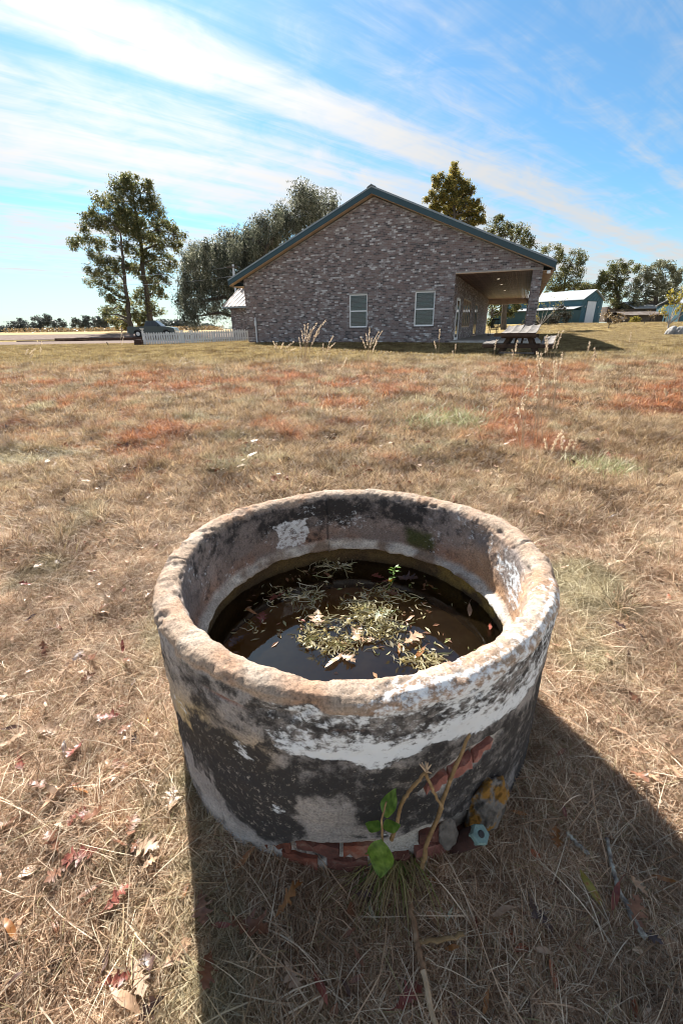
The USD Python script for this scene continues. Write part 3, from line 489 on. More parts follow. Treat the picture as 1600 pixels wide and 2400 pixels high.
for sgn, ue in ((-1, e0), (1, e1)):
    put('eave_fascia', MB().box((min(ue, ue - sgn * .03), -oh + .03, rt(ue) - .33), (max(ue, ue - sgn * .03), HD + oh, rt(ue) - .075)).get(), M_teal, house)
    so = Polygon([(RID, rt(RID) - .30), (ue - sgn * .04, rt(ue) - .30), (ue - sgn * .04, rt(ue) - .33), (RID, rt(RID) - .33)])
    put('rake_soffit', MB().prism(so, -oh + .024, -.012, (0, 2, 1)).get(), M_tan, house)
put('eave_soffit', MB().box((UP1 + .012, -.01, 3.12), (e1 - .04, HD, 3.15)).get(), M_tan, house)
put('eave_soffit', MB().box((e0 + .04, -.01, 3.12), (-.012, HD, 3.15)).get(), M_tan, house)
mb = MB()
for k in range(40): mb.box((UP1 + .014, .25 + k * .6, 3.04), (e1 - .06, .33 + k * .6, 3.118))
put('rafter_tail', mb.get(), M_tan, house, kind='stuff')
# porch: floor, board ceiling, beams, lights
put('porch_floor', MB().box((UJ + .002, -.02, -.3), (16.6, HD + .2, .12)).get(), M_conc, house)
mb = MB()
for k in range(36):
    u = UJ + .004 + k * .098
    mb.box((u, .26, 3.17 + .003 * math.sin(k * 7.1)), (u + .09, HD, 3.2))
put('ceiling_board', mb.get(), M_ceil, house, kind='stuff')
put('porch_beam', MB().box((UJ + .004, HD - .3, 2.72), (UP0 - .004, HD - .02, 3.168)).get(), M_tan, house)
put('porch_beam', MB().box((UP0 + .01, .43, 2.98), (UP1 - .01, HD - .43, 3.168)).get(), M_ceil, house)
put('beam_trim', MB().box((UJ + .004, -.014, 3.18), (UP0, .255, 3.222)).get(), M_tan, house)
for k, v in enumerate((3.2, 7.0, 12.5)):
    lt = put('ceiling_light', MB().tube([(14.1, v, 3.168), (14.1, v, 3.15)], [.10, .095], 16).get(), M_white, house)
    put('lens', MB().tube([(14.1, v, 3.149), (14.1, v, 3.145)], [.07, .065], 16).get(), usdkit.material(stage, L + f'lamp_glow_{k}', {'e': ('emission', {'color': (1, .85, .6), 'strength': .3})}, surface='e.emission'), lt)
M_darkglass = plain('dark_glass', (.02, .025, .03), .08)
# gable windows
for (a, b, c, d) in wins:
    f = MB(); z = .11
    for (p, q) in (((a, c), (a + .06, d)), ((b - .06, c), (b, d)), ((a + .06, c), (b - .06, c + .07)), ((a + .06, d - .06), (b - .06, d)), ((a + .06, (c + d) / 2 - .03), (b - .06, (c + d) / 2 + .03))):
        f.box((p[0] + .001, .045, p[1] + .001), (q[0] - .001, z, q[1] - .001))
    wp = put('window', f.get(), M_white, house)
    put('pane', MB().box((a + .06, .078, c + .07), (b - .06, .082, d - .06)).get(), M_pane, wp)
    s = MB()
    for k in range(24):
        w = c + .08 + k * (d - c - .15) / 24
        s.box((-.5 * (b - a - .13), -.012, -.0012), (.5 * (b - a - .13), .012, .0012), R=rotx(.6), o=((a + b) / 2, .135, w + .02))
    put('blind', s.get(), M_blind, wp, kind='stuff')
    put('sill', MB().box((a - .05, -.035, c - .062), (b + .05, .044, c - .001)).get(), M_brick, wp)
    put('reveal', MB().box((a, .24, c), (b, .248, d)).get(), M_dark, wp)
# porch wall: door with sidelight by the corner, tall windows, double door
def recess(name, v0, v1, w0, w1, mull, m=M_tan, th=.07):
    f = MB(); xs_ = np.linspace(v0, v1, mull + 1)
    for x in xs_: f.box((UJ - .03, x - th / 2, w0), (UJ + .035, x + th / 2, w1))
    for k in range(mull):
        f.box((UJ - .03, xs_[k] + th / 2 + .001, w1 - th), (UJ + .034, xs_[k + 1] - th / 2 - .001, w1)); f.box((UJ - .03, xs_[k] + th / 2 + .001, w0), (UJ + .034, xs_[k + 1] - th / 2 - .001, w0 + th))
    p = put(name, f.get(), m, house)
    for k in range(mull): put('pane', MB().box((UJ + .006, xs_[k] + th / 2, w0 + th), (UJ + .012, xs_[k + 1] - th / 2, w1 - th)).get(), M_darkglass, p)
recess('door', 1.3, 2.5, .12, 2.2, 1, M_white, .12)
for k in range(4): recess('window', 4.2 + k * 1.0, 5.05 + k * 1.0, .75, 2.3, 1)
recess('door', 11.2, 13.2, .12, 2.3, 2)
# conduit and meter pipe on the gable wall
cp = put('conduit', MB().tube([(.62, -.06, .0), (.62, -.06, 1.44)], .045, 10).get(), M_pipe, house)
put('junction_box', MB().bbox((.62, -.075, 1.12), (.13, .10, .28)).get(), M_pipe, cp)
put('tap', MB().tube([(5.6, -.02, .28), (5.6, -.1, .28), (5.6, -.12, .22)], .018, 6).get(), M_white, house)
put('flood_light', MB().bbox((16.45, -.2, 3.05), (.16, .16, .14), bev=.03).get(), M_white, house)
# wing behind on the left with a tan metal roof
wing = thing('house_wing', 'brick wing with tan ribbed metal roof behind the left gable corner', 'building', Lc, YAW)
wv = 13.5; wu = -10.4
put('wall', MB().box((wu, wv, -.4), (-.02, wv + 7, 2.85)).get(), M_mortar, wing)
mb = MB().add(*bricks((0, wv, 0), X_, -Y_, wu, -.02, -.2, 2.8, None, (), 21)); mb.add(*bricks((wu, wv, 0), Y_, -X_, 0, 7, -.2, 2.8, None, (), 22)); put('brick', mb.get(), M_brick, wing, kind='stuff')
rp = Polygon([(wv - .55, 2.78), (wv + 3.5, 5.0), (wv + 7.5, 2.78), (wv + 7.5, 2.70), (wv + 3.5, 4.92), (wv - .55, 2.70)])
wr_ = put('roof', MB().prism(rp, wu - .5, -.02, (1, 2, 0)).get(), M_wingroof, wing)
mb = MB(); sl = math.atan2(2.22, 4.05)
for k in range(24): mb.box((-.025, 0, 0), (.025, 4.05 / math.cos(sl), .035), R=rotx(sl), o=(wu - .45 + k * .44, wv - .55, 2.78))
put('rib', mb.get(), M_wingroof, wr_, kind='stuff')
put('gutter', MB().box((wu - .5, wv - .62, 2.62), (-.03, wv - .555, 2.74)).get(), M_zinc, wing)
# ------------------------------------------------------------------ other structures
M_fence2 = noisy('door_white', [(.3, (.5, .52, .55)), (.7, (.58, .6, .62))], 2.0, 4, .5)
M_metal = noisy('galvanised_roof', [(.3, (.28, .30, .31)), (.7, (.38, .395, .41))], .8, 5, .45, spec=.5)
M_barnblue = noisy('barn_blue', [(.3, (.035, .095, .125)), (.7, (.05, .125, .16))], .8, 5, .55)
M_barndark = noisy('barn_green', [(.3, (.02, .05, .055)), (.7, (.03, .07, .075))], .8, 5, .6)
M_rustsheet = noisy('rusty_sheet_metal', [(.3, (.05, .03, .02)), (.5, (.10, .075, .06)), (.7, (.19, .17, .16))], .9, 6, .8)
M_oldwood = noisy('old_wood', [(.3, (.06, .045, .035)), (.7, (.13, .10, .08))], 2.0, 6, .9)
def up_z(px, py, y): return at_y(px, py, y)
# barn: origin at its near right bottom corner of the lean-to side; a along the long side (to the left, away), b across the gable
by = 80.0; B0 = at_y(1355, 757.5, by); ya = math.radians(126)
barn = thing('metal_barn', 'blue-green metal barn with white door and silver roof right of the porch', 'barn', B0, 126)
W_, LN, EV, PK = 7.2, 16.0, 3.75, 5.2                     # local x: along the length; local y: towards the gable's left as seen from its end (negative = to the far side)
gpoly = Polygon([(0, -.6), (0, EV), (-W_ / 2, PK), (-W_, EV), (-W_, -.6)])
put('wall', MB().prism(gpoly, 0, LN, (1, 2, 0)).get(), M_barnblue, barn)
mb = MB()
for k in range(24): mb.box((-.03, -.15 - k * .27, -.3), (-.0, -.12 - k * .27, EV + (PK - EV) * (1 - abs(.15 + k * .27 - W_ / 2) / (W_ / 2)) - .05))
put('wall_rib', mb.get(), M_barnblue, barn, kind='stuff')
rp = Polygon([(.35, EV - .12), (-W_ / 2, PK + .06), (-W_ - .35, EV - .12), (-W_ - .35, EV - .04), (-W_ / 2, PK + .16), (.35, EV - .04)])
put('roof', MB().prism(rp, -.3, LN + .3, (1, 2, 0)).get(), M_metal, barn)
dp = put('door', MB().box((-.12, -4.6, -.3), (-.04, -1.7, 3.45)).get(), M_fence2, barn)
put('door_track', MB().box((-.10, -5.2, 3.46), (-.035, -1.5, 3.58)).get(), M_barndark, barn)
for yv in (-1.0, -5.6): put('wall_lamp', MB().bbox((-.12, yv, 2.6), (.2, .16, .28), bev=.04).get(), M_metal, barn)
lt = put('lean_to', MB().box((-.02, .0, -.6), (LN, 2.6, 2.05)).get(), M_barndark, barn)
put('roof', MB().prism(Polygon([(0, 2.75), (3.0, 2.22), (3.0, 2.15), (0, 2.68)]), -.25, LN + .3, (1, 2, 0)).get(), M_metal, lt)
# low rusty shed and the sheds at the right edge
sy = 84.0
def shed(name, label, pts, y, wall, roofm, depth, wall_h=None):
    """a pitched or mono shed from its front eave line: pts = (left px, right px, eave y left, eave y right, base y, ridge rise m)"""
    l, r, e0_, e1_, bpx, rise = pts
    A = at_y(l, bpx, y); Bp = at_y(r, bpx, y); El = at_y(l, e0_, y)[2]; wdt = Bp[0] - A[0]; h = El - A[2]
    t = thing(name, label, 'shed', A)
    put('wall', MB().box((.2, .2, -.8), (wdt - .2, depth, h - .02)).get(), wall, t)
    rp = Polygon([(-.3, h), (depth * .5, h + rise), (depth + .3, h), (depth + .3, h - .08), (depth * .5, h + rise - .08), (-.3, h - .08)])
    put('roof', MB().prism(rp, 0, wdt, (1, 2, 0)).get(), roofm, t)
    m = MB()
    for k in range(int(wdt / 2.2) + 1): m.box((.05 + k * 2.2, -.02, -.5), (.2 + k * 2.2, .13, h - .08))
    put('post', m.get(), M_oldwood, t, kind='stuff'); return t
shed('low_shed', 'long low rusty shed with dark open front in front of the taller roof', (1460, 1556, 738, 733.5, 752, .55), 76, M_oldwood, M_rustsheet, 5)
shed('tall_shed', 'weathered shed with broad silver roof half hidden by the grey-green oak', (1478, 1594, 722, 716, 752, 1.3), 92, M_oldwood, M_metal, 8)
shed('blue_shed', 'small blue shed cut off by the right edge of the picture', (1588, 1640, 712, 711, 751, 1.0), 74, M_barnblue, M_metal, 6)
put('lean_shelter', MB().prism(Polygon([(0, 0), (0, 2.5), (.1, 2.55), (2.3, 1.5), (2.3, 1.4), (2.2, 1.4), (2.2, 0)]), 0, 5, (0, 2, 1)).get(), M_rustsheet, label='rusty lean-to roof against the right side of the blue barn', cat='shelter', loc=at_y(1416, 754, 86))

# picket fence
fy = 32.5
FA = on_ground(337, 809.0); fy = FA[1]; FB = at_y(583, 803, fy + 1.0); FB[2] = gz(FB[0], FB[1])
fd = (FB - FA)[:2]; FL = float(np.hypot(*fd)); fyaw = math.degrees(math.atan2(fd[1], fd[0])); fence_h = .84
M_fence = noisy('fence_white', [(.3, (.46, .47, .48)), (.7, (.58, .59, .60))], 6.0, 5, .6)
fence = thing('picket_fence', 'white picket fence running left from the brick house', 'fence', FA, fyaw)
npk = 43
rise = lambda s: gz(FA[0] + fd[0] * s / FL, FA[1] + fd[1] * s / FL) - FA[2]
for k in range(npk):
    s = .16 + k * (FL - .2) / npk; z = rise(s); w = .058 + random.uniform(-.004, .004); h = fence_h + random.uniform(-.012, .012); ln_ = random.uniform(-.012, .012)
    pg = Polygon([(s - w, z + .05), (s + w, z + .05), (s + w + ln_, z + h - .07), (s + .012 + ln_, z + h), (s - .012 + ln_, z + h), (s - w + ln_, z + h - .07)])
    put('picket', MB().prism(pg, -.02, .0, (0, 2, 1)).get(), M_fence, fence)
for zz in (.22, .62): put('rail', MB().add(np.array([[0, .001, rise(0) + zz], [FL, .001, rise(FL) + zz], [FL, .04, rise(FL) + zz], [0, .04, rise(0) + zz], [0, .001, rise(0) + zz + .08], [FL, .001, rise(FL) + zz + .08], [FL, .04, rise(FL) + zz + .08], [0, .04, rise(0) + zz + .08]]), BOXF).get(), M_fence, fence)
for k in range(4):
    s = [.03, FL * .34, FL * .67, FL - .05][k]
    put('post', MB().box((s - .05, .042, rise(s) - .2), (s + .05, .142, rise(s) + fence_h + (.04 if k == 0 else -.1))).get(), M_fence, fence)
def urn(base, label):
    t = thing('urn', label, 'planter', base, group='white urns above the picket fence')
    pr_ = [(.02, 0), (.09, .0), (.09, .02), (.045, .05), (.05, .09), (.11, .15), (.13, .20), (.15, .215), (.15, .235), (.11, .235)]
    m = trimesh.creation.revolve(np.array(pr_), sections=20); put('bowl', m, M_fence, t, smooth=40)
    put('soil', MB().tube([(0, 0, .20), (0, 0, .226)], .112, 14).get(), M_oldwood, t)
urn(FA + (.03 * fd[0] / FL - .0, .09, fence_h + .042), 'white urn on the left end post of the picket fence')
for px, lab in ((426, 'white urn behind the picket fence, left one of the close pair'), (447.5, 'white urn behind the picket fence, right one of the close pair')):
    b = at_y(px, 781.5, fy + 2.5)
    pd = thing('pedestal', lab.replace('urn', 'post').replace('white post', 'white pedestal post carrying an urn'), 'post', (b[0], b[1], gz(b[0], b[1])), group='white pedestals behind the picket fence')
    hh = b[2] - gz(b[0], b[1])
    put('shaft', MB().bbox((0, 0, hh / 2 - .04), (.12, .12, hh - .08)).get(), M_fence, pd); put('cap', MB().bbox((0, 0, hh - .02), (.2, .2, .04)).get(), M_fence, pd)
    urn(b, lab)

# timber border and planter box
M_tie = noisy('railway_tie', [(.3, (.04, .022, .016)), (.6, (.085, .045, .032)), (.75, (.13, .085, .065))], 3.0, 6, .9, .4, 30)
A = on_ground(128, 800.5); A[1] = 47.9; A = np.array([at_y(128, 795, 47.9)[0], 47.9, 0]); Bx = at_y(333, 795, 47.9)[0]
bord = thing('timber_border', 'long dark timber border lying along the gravel drive', 'border', (A[0], A[1], gz(A[0], A[1])))
n = 4; ll = (Bx - A[0]) / n
for lay in range(2):
    for k in range(n):
        x0 = k * ll + (.0 if lay == 0 else .04)
        put('timber', MB().bbox((x0 + ll / 2, random.uniform(-.02, .02), .08 + lay * .165), (ll - .03, .18, .16), R=rotx(random.uniform(-.04, .04)), bev=.015).get(), M_tie, bord)
A2 = at_y(37, 797, 48.4)
low = thing('low_timber_edge', 'low flat timber edging at the left end of the border', 'edging', (A2[0], 48.4, gz(A2[0], 48.4)))
for k in range(2): put('timber', MB().bbox((1.1 + k * 2.05, k * .25, .06), (2.0, .16, .13), R=rotz(.06 - .1 * k), bev=.015).get(), M_tie, low)
PB = on_ground(326, 810)
pbx = thing('timber_stack', 'short stack of brown timbers at the left end of the picket fence', 'timbers', PB)
for k in range(3): put('timber', MB().bbox((.0 + .01 * k, 0, .07 + k * .125), (.52, .35, .118), bev=.02).get(), M_tie, pbx)

# pickup truck
ty = 56.0; TA = at_y(308, 788, ty); tz = gz(TA[0] + 2.6, ty)
truck = thing('pickup_truck', 'dark green pickup truck parked under the trees behind the picket fence', 'truck', (TA[0], ty, tz), 3)
M_truck = plain('truck_paint', (.012, .022, .024), .25, coat_weight=.5)
M_tyre = noisy('tyre', [(.3, (.015, .015, .015)), (.7, (.03, .03, .03))], 20, 3, .9); M_rim = plain('rim', (.5, .5, .52), .3, .8); M_chrome = plain('chrome', (.5, .5, .52), .2, .9)
TL = 5.55
side = Polygon([(.05, .52), (.0, .75), (.03, 1.12), (.12, 1.2), (1.95, 1.2), (2.05, 1.18), (4.0, 1.18), (5.15, 1.06), (5.42, .98), (5.5, .75), (5.45, .45), (5.2, .38), (.3, .42)])
for wx in (1.18, 4.55): side = side.difference(Point(wx, .38).buffer(.47, 16))
bed = MB().prism(side, -.97, .97, (0, 2, 1)).get()
bm = trimesh.Trimesh(*bed); cut = trimesh.creation.box((1.7, 1.6, .5)); cut.apply_translation((1.02, 0, 1.1))
try: bm = trimesh.boolean.difference([bm, cut], engine='manifold')
except Exception: pass
put('body', bm, M_truck, truck, smooth=30)
cabp = np.array([[1.98, -.93, 1.17], [4.02, -.93, 1.17], [4.02, .93, 1.17], [1.98, .93, 1.17], [2.22, -.74, 1.76], [3.3, -.74, 1.80], [3.3, .74, 1.80], [2.22, .74, 1.76]])
cb = trimesh.convex.convex_hull(np.vstack([cabp, [[2.6, 0, 1.84], [3.0, 0, 1.85]]])); put('cab', cb, M_truck, truck, smooth=25)
def quad_on(pts, off, m, name):
    p = np.array(pts, float); nrm = np.cross(p[1] - p[0], p[2] - p[0]); nrm /= np.linalg.norm(nrm)
    put(name, MB().add(np.vstack([p, p + nrm * off]), np.array([[0, 3, 2, 1], [4, 5, 6, 7], [0, 1, 5, 4], [1, 2, 6, 5], [2, 3, 7, 6], [3, 0, 4, 7]])).get(), m, truck)
for sgn in (-1, 1):
    for a in ([(2.12, 1.22), (2.82, 1.22), (2.82, 1.70), (2.30, 1.68)], [(2.90, 1.22), (3.78, 1.22), (3.26, 1.72), (2.90, 1.72)]):
        pts = [(x, sgn * (.93 - .19 * (z - 1.17) / .6 + .003), z) for x, z in a]
        quad_on(pts if sgn < 0 else pts[::-1], .006, M_darkglass, 'side_window')
quad_on([(3.98, -.8, 1.215), (3.98, .8, 1.215), (3.36, .66, 1.765), (3.36, -.66, 1.765)], .012, usdkit.material(stage, L + 'windscreen', {'p': ('principled_bsdf', {'base_color': (.12, .16, .18), 'roughness': .06})}, surface='p.BSDF'), 'windscreen')
for sgn in (-1, 1):
    for wx in (1.18, 4.55):
        w = MB().tube([(wx, sgn * .72, .38), (wx, sgn * .75, .38), (wx, sgn * .93, .38), (wx, sgn * .96, .38)], [.34, .39, .39, .34], 24).get(); wp = put('wheel', w, M_tyre, truck, smooth=40)
        put('rim', MB().tube([(wx, sgn * .945, .38), (wx, sgn * .968, .38)], [.24, .22], 18).get(), M_rim, wp)
    put('tail_light', MB().bbox((.04, sgn * .88, .98), (.1, .16, .3), bev=.02).get(), plain(f'tail_red_{sgn + 1}', (.35, .02, .015), .3), truck)
    put('mirror', MB().bbox((3.62, sgn * 1.06, 1.28), (.1, .2, .2), bev=.03).get(), M_truck, truck)
    put('headlight', MB().bbox((5.4, sgn * .78, .85), (.16, .3, .2), bev=.03).get(), M_rim, truck)
put('bumper', MB().bbox((-.04, 0, .58), (.14, 1.8, .2), bev=.03).get(), M_chrome, truck); put('bumper', MB().bbox((5.5, 0, .55), (.14, 1.8, .22), bev=.03).get(), M_chrome, truck)

# picnic table of warped grey planks
PT = on_ground(1214, 842); PT[1] += .35; PT[2] = gz(PT[0], PT[1])
M_deck = noisy('weathered_deck', [(.3, (.075, .065, .058)), (.5, (.13, .115, .105)), (.7, (.20, .18, .165))], 9.0, 7, .85, .3, 40, stretch=(1, .15, 1), coord='object', island=.25)
M_leg = noisy('brown_frame', [(.3, (.035, .022, .016)), (.7, (.07, .043, .03))], 5.0, 6, .85, .3, 30)
table = thing('picnic_table', 'warped grey wooden picnic table with two benches on the lawn by the porch', 'picnic table', PT, -27); UsdGeom.Xform(stage.GetPrimAtPath(table)).AddScaleOp().Set(Gf.Vec3f(1.12, 1.12, 1.12))
TLn = 1.75
def plank(name, x0, x1, z, lift, th=.04, y0=0.0, m=None, seed=0, cup=.02):
    r = np.random.default_rng(seed); nx, ny = 5, 12; X = np.linspace(x0, x1, nx); Y = np.linspace(y0, TLn, ny); v = []
    for top in (0, 1):
        for y in Y:
            t = (y - y0) / TLn
            for x in X:
                c = (x - (x0 + x1) / 2) / (x1 - x0) * 2
                v.append((x, y, z - th * (1 - top) + lift * t * t * 1.0 + lift * .25 * t + cup * c * c * (.4 + t)))
    f = []; i = lambda t, a, b: t * nx * ny + a * nx + b
    for a in range(ny - 1):
        for b in range(nx - 1): f += [[i(1, a, b), i(1, a, b + 1), i(1, a + 1, b + 1), i(1, a + 1, b)], [i(0, a, b), i(0, a + 1, b), i(0, a + 1, b + 1), i(0, a, b + 1)]]
    for a in range(ny - 1): f += [[i(0, a, 0), i(1, a, 0), i(1, a + 1, 0), i(0, a + 1, 0)], [i(0, a, nx - 1), i(0, a + 1, nx - 1), i(1, a + 1, nx - 1), i(1, a, nx - 1)]]
    for b in range(nx - 1): f += [[i(0, 0, b), i(0, 0, b + 1), i(1, 0, b + 1), i(1, 0, b)], [i(0, ny - 1, b), i(1, ny - 1, b), i(1, ny - 1, b + 1), i(0, ny - 1, b + 1)]]
    put(name, (np.array(v), np.array(f)), m or M_deck, table)
for k in range(4): plank('top_plank', -.52 + k * .262, -.52 + k * .262 + .25, .76, .16 + .02 * (k % 2), seed=k, cup=.022)
for sx in (-1, 1):
    for k in range(2):
        x0 = sx * .88 - .18 + k * .185 - (0 if sx > 0 else 0); plank('bench_plank', x0, x0 + .175, .45, .13 + .02 * k, seed=9 + k, cup=.016)
for yv in (.28, 1.4):
    put('cross_beam', MB().box((-1.06, yv - .02, .30), (1.06, yv + .02, .41)).get(), M_leg, table); put('top_cleat', MB().box((-.53, yv - .022, .60), (.53, yv + .018, .718)).get(), M_leg, table)
    for sgn in (-1, 1):
        put('leg', MB().add(np.array([[sgn * .62 - .06, yv + .021, 0], [sgn * .62 + .06, yv + .021, 0], [sgn * .62 + .06, yv + .06, 0], [sgn * .62 - .06, yv + .06, 0], [sgn * .26 - .06, yv + .021, .72], [sgn * .26 + .06, yv + .021, .72], [sgn * .26 + .06, yv + .06, .72], [sgn * .26 - .06, yv + .06, .72]]), BOXF).get(), M_leg, table)
put('front_apron', MB().box((-.72, -.035, .655), (.53, .0, .76)).get(), M_leg, table)
put('stretcher', MB().box((-.5, -.02, .14), (.55, .02, .19)).get(), M_deck, table)
for sgn in (-1, 1):
    put('brace', MB().tube([(sgn * .1, .84, .66), (sgn * .1, .3, .36)], .035, 4).get(), M_leg, table)
    put('bench_beam', MB().box((sgn * .88 - .19, -.03, .33), (sgn * .88 + .19, .01, .425)).get(), M_leg, table)

# rocking chair on the porch
RC = at_z(1154, 787, HB + .12)
chair = thing('rocking_chair', 'black rocking chair at the far end of the porch', 'chair', RC, 150)
M_black = plain('black_wood', (.012, .012, .013), .5)
for sx in (-1, 1):
    put('rocker', MB().tube([(sx * .27, -.45 + .09 * k, .02 + .9 * (-.45 + .09 * k + .0) ** 2 * .35) for k in range(11)], .022, 6).get(), M_black, chair)
    put('leg', MB().tube([(sx * .27, .25, .05), (sx * .27, .25, .62)], .022, 6).get(), M_black, chair); put('leg', MB().tube([(sx * .27, -.22, .05), (sx * .27, -.30, .6), (sx * .25, -.42, 1.15)], .022, 6).get(), M_black, chair)
    put('armrest', MB().bbox((sx * .29, -.02, .63), (.09, .6, .03)).get(), M_black, chair)
put('seat', MB().bbox((0, 0, .42), (.52, .5, .04)).get(), M_black, chair)
for k in range(7): put('back_slat', MB().tube([(-.21 + k * .07, -.25, .44), (-.21 + k * .07, -.42, 1.12)], .018, 4).get(), M_black, chair)
put('head_rail', MB().bbox((0, -.42, 1.13), (.56, .03, .1)).get(), M_black, chair)

# utility pole with wires
up_ = at_y(553.5, 700, 50.0); pole = thing('utility_pole', 'grey utility pole with two wires showing above the left eave', 'utility pole', (up_[0], 50.0, gz(up_[0], 50)))
ptop = at_y(551, 619, 50.0)[2] - gz(up_[0], 50)
put('shaft', MB().tube([(0, 0, 0), (0, 0, ptop)], [.14, .10], 10).get(), M_pipe, pole); put('crossarm', MB().bbox((-.1, -.13, ptop - .25), (1.1, .09, .11)).get(), M_oldwood, pole)
for px, py in ((548, 624), (548, 646)):
    a = at_y(px, py, 50) - np.array([up_[0], 50, gz(up_[0], 50)]); b = at_y(250, py + 20, 62) - np.array([up_[0], 50, gz(up_[0], 50)])
    put('wire', MB().tube([a + (b - a) * t - np.array([0, 0, 1.2 * t * (1 - t)]) for t in np.linspace(0, 1, 14)], .014, 4).get(), M_pipe, pole)

# boulders
M_rock = noisy('pale_rock', [(.3, (.18, .17, .16)), (.6, (.27, .26, .25)), (.75, (.36, .345, .33))], 3.0, 7, .9, .4, 20)
for k, (px, lab) in enumerate(((1568, 'pale boulder beside the yellow-leaved tree, left one of the pair'), (1585, 'pale boulder beside the yellow-leaved tree, right one of the pair'))):
    m = trimesh.creation.icosphere(4, 1.0); v = m.vertices; v = v * (.34, .36, .50) * (1 + .55 * (meshkit.fbm(v * 1.3 + 10 * k, 3, 3 + k) - .5) + .16 * (meshkit.fbm(v * 4, 3, 5) - .5))[:, None]
    v[:, 0] += v[:, 2] * .3
    g = on_ground(px, 785.5); put('boulder', (v, m.faces), M_rock, label=lab, cat='boulder', group='pale boulders on the lawn', smooth=True, loc=(g[0], g[1], g[2] + .12))

# ------------------------------------------------------------------ trees
def cards(n, c, sp, size, r, aspect=.5, droop=0.0, up=0.0):
    """rhombic leaves: centres c (n,3) spread by sp"""
    P = c + np.clip(r.normal(0, 1, (n, 3)), -1.5, 1.5) * sp
    a = r.normal(0, 1, (n, 3)); a[:, 2] -= droop * 1.6; a /= np.linalg.norm(a, axis=1, keepdims=True)
    b = np.cross(a, r.normal(0, 1, (n, 3))); b /= np.linalg.norm(b, axis=1, keepdims=True) + 1e-9
    s = size * r.uniform(.6, 1.35, (n, 1)); nn = np.cross(a, b) * s * .12
    V = np.stack([P - a * s * .5, P + b * s * aspect * .5 + nn, P + a * s * .5, P - b * s * aspect * .5 + nn], 1).reshape(-1, 3)
    return V, np.arange(4 * n).reshape(-1, 4)
def px_blob(px, py, rx, ry, y, jit, r):
    yy = y + r.uniform(-jit, jit); c = at_y(px, py, yy); k = (c - EYE) @ FW / 1000
    return c, np.array([rx * k, (rx + ry) / 2 * k * .9, ry * k * .88])
def tree(name, label, trunk, blobs, leaf, bark, y, size=.2, dens=1.0, clump=.55, droop=0.0, seed=0, jit=1.5, group=None, aspect=.5, cat='tree', bare=0.0, twig=.03, inner=.35):
    """trunk: lists of (px, py, radius) chains at depth y; blobs: (px, py, rx, ry) foliage masses"""
    r = np.random.default_rng(seed); chains = []
    for ch in trunk: chains.append([(at_y(px, py, y), rad) for px, py, rad in ch])
    base = chains[0][0][0].copy(); base[2] = gz(base[0], base[1]) - .05; o = base; chains[0][0] = (base, chains[0][0][1] * 1.25)
    t = thing(name, label, cat, o, group=group); mb = MB(); nodes = []
    for ch in chains:
        P = np.array([p for p, _ in ch]); R = np.array([q for _, q in ch]); tt = np.linspace(0, len(P) - 1, 4 * len(P)); Q = np.stack([np.interp(tt, range(len(P)), P[:, k]) for k in range(3)], 1)
        Q[1:-1] += r.normal(0, .06, (len(Q) - 2, 3)); RR = np.interp(tt, range(len(P)), R); mb.tube(Q - o, RR, 8); nodes += list(zip(Q, RR))
    NP = np.array([n[0] for n in nodes]); NR = np.array([n[1] for n in nodes]); lv = MB()
    for (px, py, rx, ry) in blobs:
        c, e = px_blob(px, py, rx, ry, y, jit, r)
        dd = np.linalg.norm(NP - c, axis=1) + np.maximum(0, NP[:, 2] - c[2] + .2 * e[2]) * 2.5; k = int(dd.argmin()); a = NP[k]; ra = min(NR[k] * .55, .12 + .02 * dd[k])
        mid = (a + c) / 2 + r.normal(0, .12, 3) * dd[k] * .3 + np.array([0, 0, .08 * dd[k]]); mb.tube(np.array([a, (a + mid) / 2, mid, (mid + c) / 2 + r.normal(0, .1, 3), c]) - o, np.array([1, .85, .65, .45, .25]) * ra, 6)
        area = (e[0] * e[1] + e[0] * e[2] + e[1] * e[2]) * 4; nc = max(5, int(area / clump ** 2 * .5 * dens))
        d = r.normal(0, 1, (nc, 3)); d /= np.linalg.norm(d, axis=1, keepdims=True); rad = r.uniform(inner, 1.06, nc) ** .6
        cc = c + d * rad[:, None] * e
        for q in cc[:: max(1, nc // 9)]: mb.tube(np.array([c + r.normal(0, .1, 3) * e, (c + q) / 2 + r.normal(0, .15, 3), q]) - o, np.array([ra * .3, ra * .2, .015]) + twig * .2, 4, cap=False)
        if bare < 1:
            m = int(78 * (1 - bare)); C2 = np.repeat(cc, m, 0); sp = clump * np.array([.42, .42, .42 + .55 * droop])
            if droop: C2 = C2 - np.array([0, 0, clump * .5 * droop])
            v, f = cards(len(C2), C2, sp * np.repeat(r.uniform(.5, 1.2, nc), m)[:, None], size, r, aspect, droop); lv.add(v - o, f)
    put('trunk', mb.get(), bark, t, smooth=50)
    if lv.n: put('crown', lv.get(), leaf, t)
    return t
M_leaf_oak = leafmat('leaf_olive', [(0, (0.052, 0.066, 0.025)), (0.5, (0.109, 0.124, 0.048)), (0.85, (0.196, 0.19, 0.081)), (1, (0.287, 0.241, 0.115))], .45)
M_leaf_live = leafmat('leaf_live_oak', [(0, (0.047, 0.057, 0.038)), (0.45, (0.108, 0.119, 0.084)), (0.8, (0.23, 0.236, 0.176)), (1, (0.378, 0.378, 0.297))], .38)
M_leaf_grey = leafmat('leaf_grey_green', [(0, (0.081, 0.09, 0.055)), (0.5, (0.163, 0.173, 0.11)), (0.9, (0.275, 0.275, 0.188)), (1, (0.35, 0.35, 0.25))], .35)
M_leaf_pop = leafmat('leaf_autumn', [(0, (.075, .085, .02)), (.4, (.19, .18, .05)), (.8, (.34, .27, .075)), (1, (.40, .29, .10))], .5)
